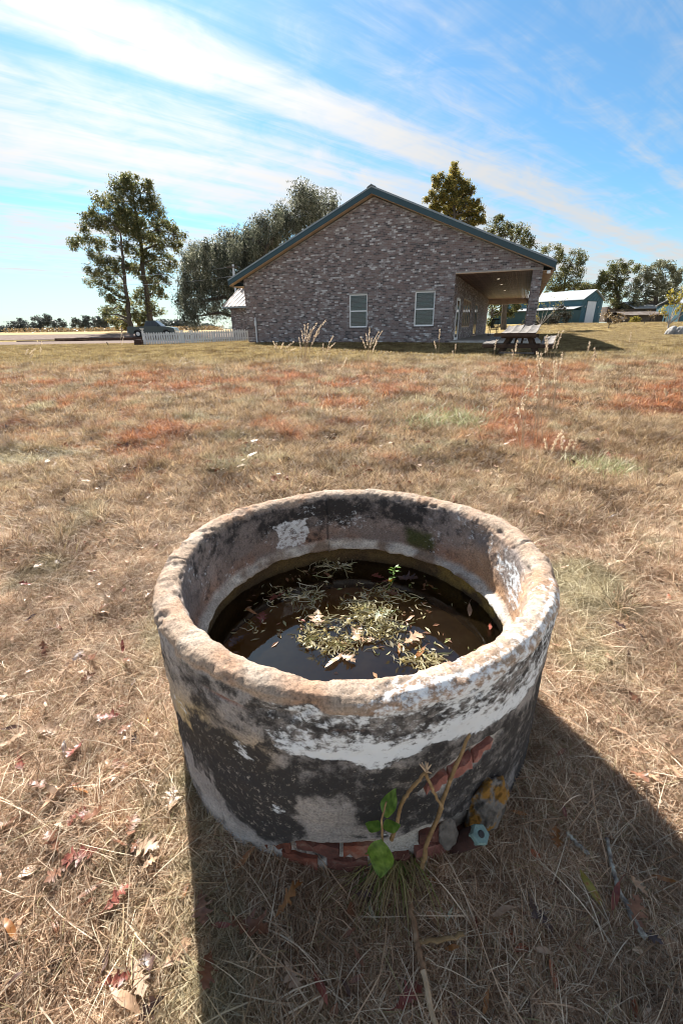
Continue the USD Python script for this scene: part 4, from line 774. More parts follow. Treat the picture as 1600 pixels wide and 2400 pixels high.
M_leaf_yel = leafmat('leaf_yellow', [(0, (.16, .15, .02)), (.6, (.34, .28, .04)), (1, (.42, .34, .08))], .4)
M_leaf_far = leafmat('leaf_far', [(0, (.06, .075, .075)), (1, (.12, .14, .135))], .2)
M_leaf_tan = leafmat('leaf_tan', [(0, (.12, .08, .04)), (1, (.30, .22, .12))], .3)
Z1 = lambda L_: [(x * .3571, 380 + y * .3571, a * .3571, b * .3571) for x, y, a, b in L_]
tree('pecan_tree', 'tall tree with one straight trunk behind the truck tail, right of the close pair', [[(356, 774, .42), (345, 700, .36), (336, 630, .3), (328, 558, .22), (314, 483, .12), (311, 430, .05)]],
     Z1([(870, 130, 90, 60), (800, 150, 80, 60), (940, 190, 90, 60), (760, 190, 50, 50), (1000, 250, 50, 60), (820, 270, 120, 60), (700, 260, 60, 40), (900, 300, 100, 70), (1020, 320, 60, 50), (720, 340, 130, 60), (870, 400, 120, 70), (960, 430, 110, 60), (1080, 420, 80, 50), (1140, 470, 70, 50), (760, 440, 90, 50), (930, 500, 90, 60), (1060, 530, 90, 60), (1150, 560, 40, 60), (900, 600, 70, 60), (1010, 620, 90, 60), (1110, 660, 60, 60), (930, 700, 80, 60), (1050, 740, 80, 60), (950, 800, 80, 60), (1050, 860, 60, 40), (930, 890, 70, 60), (1000, 960, 80, 50), (920, 1000, 60, 50)]),
     M_leaf_oak, M_bark, 70, size=.27, dens=1.0, clump=.85, seed=11, jit=2.2, group='tall pair of trees left of the house')
tree('pecan_tree', 'tall tree with wide left limbs, left of the close pair by the gravel lot', [[(306, 775, .34), (301, 730, .3), (293, 660, .24), (286, 600, .18), (282, 545, .1)], [(294, 665, .14), (262, 625, .09), (220, 600, .05)], [(297, 700, .12), (270, 690, .07), (235, 665, .04)]],
     Z1([(600, 370, 60, 50), (660, 400, 80, 50), (650, 260, 50, 40), (560, 420, 30, 40), (520, 530, 60, 40), (600, 510, 80, 40), (480, 540, 30, 25), (660, 560, 50, 40), (780, 540, 60, 50), (600, 620, 40, 40), (680, 650, 60, 40), (760, 660, 70, 60), (620, 720, 60, 40), (700, 730, 80, 50), (820, 700, 50, 50), (600, 790, 40, 40), (690, 810, 60, 40), (780, 830, 60, 50), (690, 880, 40, 30), (760, 900, 60, 30), (720, 960, 40, 30), (800, 970, 60, 40), (690, 990, 30, 25), (870, 960, 40, 60), (760, 1040, 50, 30), (840, 1060, 40, 40)]),
     M_leaf_oak, M_bark, 67, size=.26, dens=.95, clump=.8, seed=12, jit=2.0, group='tall pair of trees left of the house')
tree('understory_bush', 'yellow-green bush at the foot of the tall pair of trees', [[(285, 778, .08), (285, 765, .05)]], [(270, 755, 14, 14), (290, 752, 18, 16), (300, 762, 16, 12), (330, 758, 16, 16), (345, 765, 12, 10)], M_leaf_pop, M_bark, 71, size=.3, dens=.7, clump=.7, seed=13, cat='bush')
Z5 = lambda L_: [(400 + x * .3189, 420 + y * .3189, a * .3189, b * .3189) for x, y, a, b in L_]
tree('live_oak', 'broad dark live oak with drooping foliage behind the left side of the house', [[(590, 790, .6), (575, 740, .55), (560, 700, .45), (600, 620, .3), (650, 540, .2), (700, 480, .1)], [(560, 702, .3), (520, 695, .22), (470, 705, .12)], [(575, 690, .3), (520, 640, .2), (470, 620, .1)]],
     Z5([(960, 80, 60, 40), (1010, 120, 80, 50), (920, 130, 50, 40), (1090, 130, 70, 40), (1160, 180, 70, 50), (1200, 140, 30, 40), (980, 210, 90, 60), (1080, 240, 80, 60), (820, 230, 70, 50), (770, 270, 50, 40), (880, 300, 90, 70), (960, 330, 80, 60), (660, 300, 60, 40), (720, 350, 90, 60), (640, 370, 60, 50), (800, 420, 100, 70), (680, 450, 100, 70), (540, 400, 50, 50), (580, 450, 80, 60), (480, 440, 70, 50), (400, 440, 50, 50), (530, 520, 100, 70), (630, 550, 100, 80), (420, 510, 90, 60), (330, 500, 60, 50), (250, 500, 60, 50), (180, 520, 60, 50), (310, 580, 90, 60), (210, 590, 80, 60), (130, 590, 50, 60), (450, 620, 100, 70), (560, 640, 90, 60), (120, 680, 50, 70), (200, 690, 80, 70), (320, 680, 90, 70), (440, 720, 90, 60), (100, 770, 40, 60), (180, 790, 80, 70), (290, 790, 90, 70), (400, 800, 80, 60), (480, 830, 60, 50), (80, 880, 50, 60), (150, 900, 60, 60), (240, 900, 60, 50), (330, 930, 50, 60), (120, 980, 50, 50), (180, 1010, 40, 50), (400, 940, 30, 50)]),
     M_leaf_live, M_bark, 54, size=.25, dens=2.2, clump=.75, droop=.8, seed=14, jit=2.4, aspect=.34)
Z3 = lambda L_: [(950 + x * .4145, 370 + y * .4145, a * .4145, b * .4145) for x, y, a, b in L_]
tree('poplar_tree', 'tall pointed yellow-green tree rising behind the roof right of the ridge', [[(1060, 790, .3), (1060, 600, .24), (1064, 480, .14), (1068, 395, .04)]],
     Z3([(280, 45, 14, 20), (270, 85, 24, 24), (290, 110, 26, 24), (255, 130, 30, 26), (300, 150, 34, 26), (165, 115, 12, 20), (200, 105, 14, 18), (180, 150, 28, 28), (225, 160, 30, 26), (345, 135, 14, 22), (335, 170, 28, 28), (270, 190, 45, 28), (145, 190, 18, 22), (190, 210, 40, 28), (370, 200, 22, 26), (320, 220, 40, 28), (240, 240, 45, 30), (120, 245, 18, 22), (160, 260, 34, 26), (390, 250, 26, 28), (340, 265, 40, 28), (265, 280, 48, 30), (190, 285, 40, 26), (415, 300, 26, 26), (370, 310, 40, 28), (310, 325, 48, 28), (240, 320, 40, 24), (440, 340, 20, 26), (405, 360, 36, 24), (350, 370, 40, 22)]), M_leaf_pop, M_bark, 56, size=.19, dens=1.5, clump=.45, seed=15, jit=.8)
tree('ragged_oak', 'thin ragged oak with bare limbs above the right roof slope', [[(1180, 770, .3), (1185, 640, .24), (1195, 570, .16), (1200, 530, .08)], [(1190, 590, .1), (1215, 545, .06), (1225, 520, .03)], [(1190, 590, .1), (1235, 570, .06), (1250, 550, .03)]],
     Z3([(500, 350, 40, 25), (540, 340, 20, 15), (530, 400, 50, 30), (480, 410, 40, 30), (590, 390, 30, 20), (620, 420, 50, 25), (570, 440, 60, 30), (650, 400, 30, 20), (690, 430, 35, 25), (660, 460, 50, 30), (720, 470, 25, 20), (700, 500, 40, 25), (620, 480, 50, 30)]), M_leaf_oak, M_bark, 58, size=.18, dens=.8, clump=.6, seed=16, jit=1.2, twig=.06)
tree('leaning_oak', 'open-crowned oak between the porch post and the barn roof', [[(1315, 762, .3), (1318, 700, .25), (1325, 640, .18), (1345, 600, .08)], [(1320, 680, .14), (1295, 620, .08), (1280, 590, .04)], [(1320, 670, .12), (1350, 640, .06)]],
     Z3([(790, 520, 40, 18), (840, 515, 45, 18), (870, 540, 40, 18), (900, 570, 60, 25), (850, 580, 40, 20), (960, 540, 40, 18), (1000, 560, 28, 18), (980, 590, 40, 20), (920, 620, 60, 25), (990, 640, 35, 20), (870, 650, 60, 30), (950, 670, 50, 30), (840, 700, 60, 30), (900, 720, 70, 30), (980, 720, 50, 25), (830, 745, 50, 25), (1030, 735, 40, 20), (800, 680, 30, 30)]), M_leaf_oak, M_bark, 104, size=.33, dens=.8, clump=1.05, seed=17, jit=2.2, twig=.06)
Z6 = lambda L_: [(1350 + x * .15944, 560 + y * .15944, a * .15944, b * .15944) for x, y, a, b in L_]
tree('dark_oak', 'dark green round oak standing just right of the blue barn', [[(1448, 752, .4), (1445, 690, .34), (1440, 660, .25), (1450, 635, .1)]],
     Z6([(600, 380, 120, 50), (740, 380, 90, 60), (860, 430, 60, 40), (480, 430, 100, 50), (640, 460, 140, 60), (380, 520, 80, 50), (500, 540, 120, 60), (780, 500, 100, 60), (340, 600, 60, 40), (430, 640, 120, 60), (580, 620, 120, 70), (700, 600, 100, 60), (370, 720, 90, 60), (520, 740, 120, 80), (650, 740, 100, 80), (450, 840, 100, 70), (580, 860, 120, 80), (680, 870, 90, 80), (540, 960, 100, 60), (640, 980, 80, 50)]), M_leaf_oak, M_bark, 98, size=.34, dens=.75, clump=1.0, seed=18, jit=2)
tree('grey_oak', 'broad grey-green oak above the sheds at the right', [[(1535, 752, .45), (1535, 700, .36), (1540, 660, .2), (1548, 630, .1)]],
     Z6([(1240, 350, 80, 40), (1180, 410, 120, 60), (1320, 420, 120, 60), (1060, 430, 90, 60), (1420, 430, 90, 60), (1000, 520, 90, 60), (1150, 540, 120, 70), (1300, 560, 120, 70), (1430, 550, 100, 70), (1530, 500, 60, 50), (900, 610, 80, 60), (1040, 640, 120, 70), (1200, 670, 130, 80), (1370, 680, 130, 80), (1500, 640, 80, 70), (860, 720, 80, 70), (980, 760, 110, 80), (1130, 800, 120, 80), (1290, 800, 120, 80), (850, 850, 90, 70), (960, 900, 100, 70), (1080, 920, 90, 60), (780, 950, 60, 60), (1430, 800, 110, 90), (1560, 760, 90, 90), (870, 980, 90, 50), (1230, 900, 90, 60)]), M_leaf_grey, M_bark, 94, size=.33, dens=.85, clump=1.0, seed=19, jit=2.2)
tree('distant_treetops', 'pale treetops showing over the ridge of the blue barn', [[(1375, 750, .3), (1375, 690, .2)]], [(1352, 672, 12, 7), (1372, 670, 14, 8), (1390, 672, 10, 7), (1366, 680, 20, 8), (1310, 683, 14, 6)], M_leaf_far, M_bark, 125, size=.5, dens=.7, clump=1.1, seed=20)
tree('shade_tree', 'dark tree seen under the far end of the porch roof', [[(1152, 775, .16), (1152, 720, .12)], [(1152, 730, .1), (1175, 715, .06)]], [(1152, 712, 14, 12), (1170, 706, 16, 10), (1190, 712, 12, 12), (1205, 716, 10, 9), (1155, 732, 9, 10), (1185, 728, 12, 10), (1200, 732, 8, 10), (1150, 752, 7, 10)], M_leaf_oak, M_bark, 66, size=.3, dens=.8, clump=.7, seed=21)
# young trees and bushes on the right
def sapling(name, label, base, tips, y, leafs, seed, leaf, size=.16, r0=.05, n=30, cat='tree', group=None):
    r = np.random.default_rng(seed); b = at_y(*base, y); b[2] = gz(b[0], y) - .03; t = thing(name, label, cat, b, group=group); mb = MB(); ends = []
    fork = np.array([0, 0, (at_y(base[0], base[1], y)[2] + .0 - b[2]) + .55])
    mb.tube([(0, 0, 0), fork * .5 + (.02, 0, 0), fork], [r0 * 1.2, r0, r0 * .9], 7)
    for px, py in tips:
        e = at_y(px, py, y + r.uniform(-.5, .5)) - b; m = (fork + e) / 2 + r.normal(0, .08, 3) - np.array([0, 0, .05 * np.linalg.norm(e)])
        mb.tube([fork, (fork + m) / 2, m, (m + e) / 2, e], np.array([.6, .5, .4, .3, .15]) * r0, 5)
        for s in (.45, .6, .75, .9):
            q = m * (1 - s) + e * s + r.normal(0, .05, 3); e2 = q + (e - fork) * r.uniform(.12, .3) + r.normal(0, .16, 3); mb.tube([q, (q + e2) / 2, e2], [.2 * r0, .16 * r0, .08 * r0], 4); ends += [q, e2]
    put('trunk', mb.get(), M_barkpale if leaf is not M_leaf_tan else M_bark, t)
    if leafs:
        E = np.array(ends); c = E[r.integers(0, len(E), leafs)]; v, f = cards(leafs, c, .13, size, r, .6); put('crown', (v, f), leaf, t)
sapling('yellow_tree', 'young tree with sparse yellow leaves by the boulders at right', (1563, 773), [(1570, 690), (1585, 700), (1600, 690), (1612, 705), (1556, 730), (1625, 715), (1590, 725)], 50, 420, 31, M_leaf_yel, .26, .09)
sapling('fruit_tree', 'small windswept tree with tan leaves in front of the blue barn corner', (1424, 773), [(1416, 738), (1430, 735), (1440, 742), (1452, 740), (1458, 748), (1446, 752)], 52, 300, 32, M_leaf_tan, .2, .05)
sapling('bare_sapling', 'leaning bare sapling in the dry field before the low shed', (1508, 760), [(1524, 735), (1535, 738), (1545, 733), (1530, 745)], 62, 40, 33, M_leaf_tan, .2, .05)
sapling('pale_bush', 'tall pale twiggy bush against the barn behind the porch post', (1265, 772), [(1240, 716), (1250, 728), (1262, 700), (1275, 712), (1290, 708), (1302, 720), (1255, 742), (1238, 748), (1310, 706), (1325, 700)], 60, 160, 34, M_leaf_yel, .16, .05, cat='bush')
tree('dark_bush', 'low dark bush at the foot of the barn lean-to', [[(1285, 768, .05), (1285, 760, .03)]], [(1262, 758, 14, 12), (1285, 752, 18, 14), (1305, 748, 14, 14), (1320, 742, 12, 16), (1240, 762, 12, 8), (1315, 725, 10, 12)], leafmat('leaf_dark_bush', [(0, (.03, .028, .018)), (1, (.09, .08, .05))], .2), M_bark, 66, size=.22, dens=.7, clump=.6, seed=35, jit=.8, cat='bush')
tree('yellow_shrub', 'small round yellow shrub in front of the low shed', [[(1487, 753, .03), (1487, 750, .02)]], [(1487, 748, 7, 4)], M_leaf_yel, M_bark, 74, size=.25, dens=.8, clump=.5, seed=36, cat='shrub')
for k, (px, w_) in enumerate(((1175, 10), (1200, 12), (1222, 9), (1150, 8))):
    tree('weed_bush', ['tan weeds at the left foot of the dark barn wall', 'tan weeds in the middle of the dark barn wall', 'tan weeds beside the porch post at the barn', 'tan weeds left of the barn seen under the porch'][k], [[(px, 772, .03), (px, 768, .02)]], [(px, 768, w_, 5)], M_leaf_tan, M_bark, 66, size=.2, dens=.6, clump=.5, seed=40 + k, cat='bush')
# far trees on the left
Z4 = lambda L_: [(x * .2232, 700 + y * .2232, a * .2232, b * .2232) for x, y, a, b in L_]
FAR = [('far_oak', 'far oak at the left end of the left grove on the horizon', 190, [(130, 280, 60, 40), (200, 260, 70, 40), (260, 280, 60, 50), (160, 320, 80, 30), (240, 330, 60, 20)], 300),
       ('far_oak', 'far tall oak in the middle of the left grove on the horizon', 430, [(400, 210, 50, 30), (380, 260, 70, 40), (460, 260, 60, 50), (500, 200, 40, 30), (530, 240, 40, 40), (420, 310, 90, 35), (340, 310, 50, 35)], 295),
       ('far_oak', 'far oak at the right end of the left grove on the horizon', 610, [(620, 240, 50, 25), (600, 280, 60, 40), (650, 270, 35, 25), (620, 320, 60, 25)], 290),
       ('far_oak', 'far pale oak at the left of the right grove on the horizon', 850, [(800, 230, 40, 30), (870, 230, 60, 35), (930, 220, 50, 35), (820, 290, 60, 45), (910, 290, 70, 45)], 270),
       ('far_oak', 'far dark oak at the right of the right grove on the horizon', 1060, [(1010, 220, 40, 35), (1070, 220, 60, 40), (1110, 260, 40, 40), (1040, 280, 80, 55), (1100, 310, 50, 30)], 265)]
for k, (nm, lab, bx_, bl, yy) in enumerate(FAR):
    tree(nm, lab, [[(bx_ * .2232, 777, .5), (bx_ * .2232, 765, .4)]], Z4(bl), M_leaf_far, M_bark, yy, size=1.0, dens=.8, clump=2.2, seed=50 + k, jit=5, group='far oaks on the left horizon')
# continuous far woods and hedges: one mass
r = np.random.default_rng(77); lv = MB()
def wood(x0, x1, ytop, ybase, y, n):
    for _ in range(n):
        px = r.uniform(x0, x1); c, e = px_blob(px, r.uniform(ytop + 4, ybase - 2), r.uniform(5, 10), r.uniform(3, 6), y, 12, r)
        d = r.normal(0, 1, (14, 3)); d /= np.linalg.norm(d, axis=1, keepdims=True); cc = np.repeat(c + d * e, 18, 0); v, f = cards(len(cc), cc, 1.3, 1.1, r); lv.add(v, f)
wood(365, 432, 756, 776, 260, 60); wood(430, 500, 764, 776, 300, 40); wood(-60, 600, 771, 778, 420, 150); wood(-60, 20, 768, 778, 400, 20)
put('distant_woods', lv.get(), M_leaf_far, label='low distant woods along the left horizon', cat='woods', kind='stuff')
lv = MB()
for px in np.arange(20, 520, 3.0):
    c, e = px_blob(px + r.uniform(-2, 2), 775.5, r.uniform(2, 5), r.uniform(1.0, 3), 130, 8, r); c[2] = gz(c[0], c[1]) + .4; cc = np.repeat(c[None], 16, 0); v, f = cards(16, cc, (.8, .8, .4), .7, r); lv.add(v, f)
put('dry_hedgerow', lv.get(), M_leaf_tan, label='strip of dry brown weeds along the far edge of the field', cat='weeds', kind='stuff')
# ------------------------------------------------------------------ grass: one carpet of dry blades
def blades(n, size, lmin, lmax, w0, w1, el0, el1, r, seg=3, centre=None, spread=None, curl=1.0):
    """curved tapering ribbons; el = starting elevation range in degrees"""
    if centre is None: p = np.stack([r.uniform(-size / 2, size / 2, n), r.uniform(-size / 2, size / 2, n), r.uniform(0, .012, n)], 1)
    else: p = np.stack([r.normal(0, spread, n), r.normal(0, spread, n), np.zeros(n)], 1) + centre
    az = r.uniform(0, 2 * math.pi, n); el = np.radians(r.uniform(el0, el1, n)); ln_ = r.uniform(lmin, lmax, n); w = r.uniform(w0, w1, n) / 2; daz = r.normal(0, .35, n); de = -np.radians(r.uniform(15, 60, n)) * curl
    rows = []; q = p.copy(); tw = r.uniform(-.8, .8, n)
    for k in range(seg + 1):
        d = np.stack([np.cos(el) * np.cos(az), np.cos(el) * np.sin(az), np.sin(el)], 1); s = np.stack([-np.sin(az), np.cos(az), 0 * az], 1); nn = np.cross(d, s); side = s * np.cos(tw)[:, None] + nn * np.sin(tw)[:, None]
        ww = (w * (1 - .8 * (k / seg) ** 2))[:, None]; rows += [q - side * ww, q + side * ww]
        q = q + d * (ln_ / seg)[:, None]; q[:, 2] = np.maximum(q[:, 2], .003 + .004 * ((k * 7) % 3)); el = el + de / seg; az = az + daz / seg
    V = np.stack(rows, 1).reshape(-1, 3); m = 2 * (seg + 1); base = (np.arange(n) * m)[:, None, None]
    F = np.array([[2 * k, 2 * k + 1, 2 * k + 3, 2 * k + 2] for k in range(seg)])[None]
    return V, (F + base).reshape(-1, 4)
g = UsdGeom.PointInstancer.Define(stage, '/World/dry_grass'); data(g.GetPrim(), 'carpet of dry straw-coloured grass covering the ground', 'grass', kind='stuff')
protos = []; r = np.random.default_rng(5)
def proto(mb):
    p = f'/World/dry_grass/Protos/tuft_{len(protos):03d}'; tone(usdkit.mesh(stage, p, mb.get(), M_grass), None, len(protos)); protos.append(p); return len(protos) - 1
UsdGeom.Scope.Define(stage, '/World/dry_grass/Protos')
near, mid, mid2, tuft, lawn = [], [], [], [], []; hump = []
for k in range(8):
    m = MB().add(*blades(760, .34, .05, .15, .0016, .0034, 0, 26, r)); m.add(*blades(240, .34, .03, .09, .0016, .003, 20, 70, r)); m.add(*blades(10, .3, .14, .26, .002, .004, 5, 40, r, 4)); near.append(proto(m))
for k in range(6):
    m = MB().add(*blades(900, .62, .06, .15, .003, .0058, 2, 36, r)); m.add(*blades(160, .62, .06, .14, .004, .007, 30, 75, r)); mid.append(proto(m))
for k in range(5):
    m = MB().add(*blades(620, 1.1, .07, .16, .006, .011, 4, 45, r)); m.add(*blades(120, 1.1, .08, .18, .006, .011, 30, 80, r)); mid2.append(proto(m))
for k in range(6):
    m = MB().add(*blades(90, 0, .10, .24, .002, .0045, 25, 85, r, 4, centre=np.zeros(3), spread=.03, curl=1.8)); tuft.append(proto(m))
for k in range(6):
    m = MB().add(*blades(260, 0, .08, .20, .0026, .006, 8, 70, r, 4, centre=np.zeros(3), spread=.085, curl=1.9)); hump.append(proto(m))
for k in range(4):
    m = MB().add(*blades(500, 1.4, .05, .10, .008, .015, 20, 80, r, 2)); lawn.append(proto(m))
pos, ids, scl, yaw = [], [], [], []
def scatter(kinds, n, y0, y1, half, s0, s1, keep=None, seed=0, sink=0.0):
    r = np.random.default_rng(seed); y = np.sqrt(r.uniform(y0 ** 2, y1 ** 2, n)) if y0 > 0 else r.uniform(y0, y1, n); x = r.uniform(-1, 1, n) * (half(y))
    ok = np.hypot(x - WX, y - WY) > .66
    if keep is not None: ok &= keep(x, y)
    x, y = x[ok], y[ok]; m = len(x); pos.append(np.stack([x, y, ground_z(x, y) + bumpz(x, y) - sink], 1)); ids.append(r.choice(kinds, m)); scl.append(r.uniform(s0, s1, m)); yaw.append(r.uniform(0, 2 * math.pi, m))
def bumpz(x, y):
    P = np.stack([x, y, 0 * x], -1); nr = np.exp(-(np.hypot(x, y) / 25) ** 2)
    return nr * (meshkit.fbm(P * 2.2, 4, 3) - .5) * .05 + (meshkit.fbm(P * .35, 3, 9) - .5) * .05 * 1.5 * S((y - 3) / 5) * nr
scatter(near, 900, -.5, 3.6, lambda y: 1.3 + .95 * np.abs(y), .85, 1.25, seed=1)
scatter(near, 900, 0.0, 4.6, lambda y: 1.0 + .95 * y, .85, 1.2, seed=2)
scatter(mid, 1900, 3.4, 9.5, lambda y: 1.0 + .95 * y, .8, 1.3, seed=3)
scatter(mid2, 2600, 8.5, 17.5, lambda y: 1.0 + .95 * y, .8, 1.35, seed=4)
def tk(x, y): return meshkit.fbm(np.stack([x, y, 0 * x], -1) * .9, 3, 44) > .5
scatter(tuft, 2600, 1.5, 9, lambda y: 1.0 + .95 * y, .6, 1.3, tk, 5); scatter(tuft, 500, -.2, 3, lambda y: 1.2 + .9 * np.abs(y), .35, .7, None, 6)
scatter(hump, 2000, 2.6, 7.5, lambda y: 1.0 + .95 * y, .6, 1.15, tk, 71); scatter(hump, 5200, 6.5, 16, lambda y: 1.0 + .95 * y, .8, 1.5, tk, 72)
scatter(tuft, 2200, 6, 15, lambda y: 1.0 + .95 * y, .7, 1.4, tk, 7)
def lawnok(x, y):
    u = (x - Lc[0]) * Hu[0] + (y - Lc[1]) * Hu[1]; v = (x - Lc[0]) * Hv[0] + (y - Lc[1]) * Hv[1]
    return ~((u > -.1) & (u < 16.8) & (v > -.1)) & ~((y > 36.2) & (x < -12)) & ~((u < 0) & (v > 12) & (x > -14))
scatter(lawn, 4200, 15.5, 37, lambda y: 1.0 + .92 * y, .8, 1.2, lawnok, 8); scatter(lawn, 2500, 37, 72, lambda y: .92 * y, .9, 1.5, lambda x, y: lawnok(x, y) & (x > 6), 9)
pos, ids, scl, yaw = np.vstack(pos), np.concatenate(ids), np.concatenate(scl), np.concatenate(yaw)
g.CreatePrototypesRel().SetTargets([Sdf.Path(p) for p in protos]); g.CreateProtoIndicesAttr(Vt.IntArray.FromNumpy(ids.astype(np.int32))); g.CreatePositionsAttr(Vt.Vec3fArray.FromNumpy(pos.astype(np.float32)))
g.CreateScalesAttr(Vt.Vec3fArray.FromNumpy(np.repeat(scl[:, None], 3, 1).astype(np.float32)))
g.CreateOrientationsAttr(Vt.QuathArray([Gf.Quath(float(math.cos(a / 2)), 0, 0, float(math.sin(a / 2))) for a in yaw]))

# far too many scraps of dead leaf to count, sunk among the blades
lg = UsdGeom.PointInstancer.Define(stage, '/World/leaf_litter'); data(lg.GetPrim(), 'scraps of dead brown leaf sunk among the dry grass', 'leaf litter', kind='stuff')
UsdGeom.Scope.Define(stage, '/World/leaf_litter/Protos'); lp_ = []; r = np.random.default_rng(55)
for k, c in enumerate([(.16, .07, .035), (.26, .12, .06), (.36, .22, .13), (.09, .045, .03), (.50, .36, .25), (.30, .09, .04)]):
    m = MB(); t = np.linspace(0, 1, 7)
    for j in range(3):
        w = .26 * np.sin(np.pi * t * .97 + .05); V = np.stack([np.concatenate([t, t, t]) - .5, np.concatenate([w, 0 * w, -w]) * r.uniform(.6, 1.3), np.concatenate([w * r.uniform(-.2, .9), 0 * w, w * r.uniform(-.2, .9)]) + .3 * np.concatenate([t, t, t]) ** 2 * r.uniform(-1, 1)], 1) * r.uniform(.04, .075)
        m.add(V @ rotx(r.normal(0, .5)).T @ roty(r.normal(0, .5)).T @ rotz(r.uniform(0, 6.28)).T + np.array([r.normal(0, .09), r.normal(0, .09), .035]), np.array([[i + 7 * a, i + 1 + 7 * a, i + 8 + 7 * a, i + 7 + 7 * a] for a in range(2) for i in range(6)]))
    p = f'/World/leaf_litter/Protos/scrap_{k:03d}'; usdkit.mesh(stage, p, m.get(), plain(f'litter_{k}', c, .5), smooth=True); lp_.append(p)
pos, ids, scl, yaw = [], [], [], []
scatter(range(6), 700, -.3, 4.5, lambda y: 1.2 + .95 * np.abs(y), .6, 1.1, tk, 61); scatter(range(6), 4200, 3.5, 14, lambda y: 1 + .95 * y, .9, 1.7, tk, 62)
pos, ids, scl, yaw = np.vstack(pos), np.concatenate(ids), np.concatenate(scl), np.concatenate(yaw)
lg.CreatePrototypesRel().SetTargets([Sdf.Path(p) for p in lp_]); lg.CreateProtoIndicesAttr(Vt.IntArray.FromNumpy(ids.astype(np.int32))); lg.CreatePositionsAttr(Vt.Vec3fArray.FromNumpy(pos.astype(np.float32)))
lg.CreateScalesAttr(Vt.Vec3fArray.FromNumpy(np.repeat(scl[:, None], 3, 1).astype(np.float32))); lg.CreateOrientationsAttr(Vt.QuathArray([Gf.Quath(float(math.cos(a / 2)), 0, 0, float(math.sin(a / 2))) for a in yaw]))
# one greener clump and a few low tussocks that stand out in the field
M_green = leafmat('green_grass', [(0, (.11, .14, .05)), (.4, (.26, .30, .12)), (.75, (.44, .45, .26)), (1, (.56, .54, .38))], .4)
def tussock(px, py, n, spread, l0, l1, m, label, seed):
    P = on_ground(px, py); r = np.random.default_rng(seed); b = blades(n, 0, l0, l1, .004, .008, 15, 80, r, 4, centre=np.zeros(3), spread=spread, curl=1.8)
    t = thing('grass_tussock', label, 'grass tussock', P); put('blades', b, m, t)
tussock(1055, 990, 1700, .38, .18, .38, M_green, 'pale green grass clump in the field behind the right of the well', 1); tussock(1000, 1000, 300, .2, .12, .25, M_green, 'smaller green grass clump left of the pale green one', 2)
tussock(1395, 1105, 800, .2, .12, .26, M_green, 'grey-green grass clump in the right field', 3); tussock(250, 905, 300, .3, .1, .2, M_green, 'small green clump far out in the left field', 4)
M_rust = leafmat('rust_grass', [(0, (.17, .06, .03)), (.5, (.36, .14, .065)), (1, (.46, .25, .14))], .4)
tussock(900, 1128, 500, .16, .05, .13, M_rust, 'rust-red low growth just behind the far rim of the well', 5); tussock(985, 1130, 400, .14, .05, .12, M_rust, 'rust-red low growth behind the right of the far rim', 6); tussock(1420, 1010, 900, .5, .06, .16, M_rust, 'broad rust-red patch in the right field', 7); tussock(950, 955, 700, .5, .06, .16, M_rust, 'rust-red patch in the field below the right window', 8)

# ------------------------------------------------------------------ fallen leaves, each a thing
def leafm(name, cols, tr=.25):
    return noisy_leaf(name, cols, tr)
def noisy_leaf(name, c, tr):
    n = {'g': ('geometry', {}), 'n': ('noise_texture', {'scale': 60.0, 'detail': 5.0}), 'r': ('rgb_ramp', {'ramp': [(.3, c[0]), (.55, c[1]), (.75, c[2])]}), 'p': ('principled_bsdf', {'roughness': .45, 'specular_ior_level': .45}), 't': ('translucent_bsdf', {}), 'm': ('mix_closure', {'fac': tr})}
    return usdkit.material(stage, L + name, n, [('g.position', 'n.vector'), ('n.fac', 'r.fac'), ('r.color', 'p.base_color'), ('r.color', 't.color'), ('p.BSDF', 'm.closure1'), ('t.BSDF', 'm.closure2')], surface='m.closure')
LM = {'pale': leafm('leaf_pale', [(.29, .185, .12), (.38, .265, .18), (.45, .33, .235)]), 'tan': leafm('leaf_tan_oak', [(.30, .18, .11), (.42, .27, .17), (.50, .34, .22)]), 'brown': leafm('leaf_brown', [(.13, .055, .03), (.20, .09, .05), (.28, .14, .08)]),
      'red': leafm('leaf_red', [(.14, .035, .025), (.22, .06, .04), (.30, .10, .06)]), 'orange': leafm('leaf_orange', [(.20, .075, .02), (.28, .12, .035), (.36, .19, .07)]), 'dark': leafm('leaf_dark', [(.05, .028, .025), (.09, .05, .04), (.13, .08, .06)]),
      'yellow': leafm('leaf_gold', [(.55, .28, .01), (.65, .38, .02), (.60, .40, .08)]), 'green': leafm('leaf_green', [(.05, .11, .012), (.12, .22, .03), (.20, .32, .06)], .4), 'sage': leafm('leaf_sage', [(.30, .33, .24), (.38, .42, .31), (.44, .48, .38)]), 'mixed': leafm('leaf_mixed', [(.16, .16, .03), (.30, .24, .05), (.28, .05, .03)])}
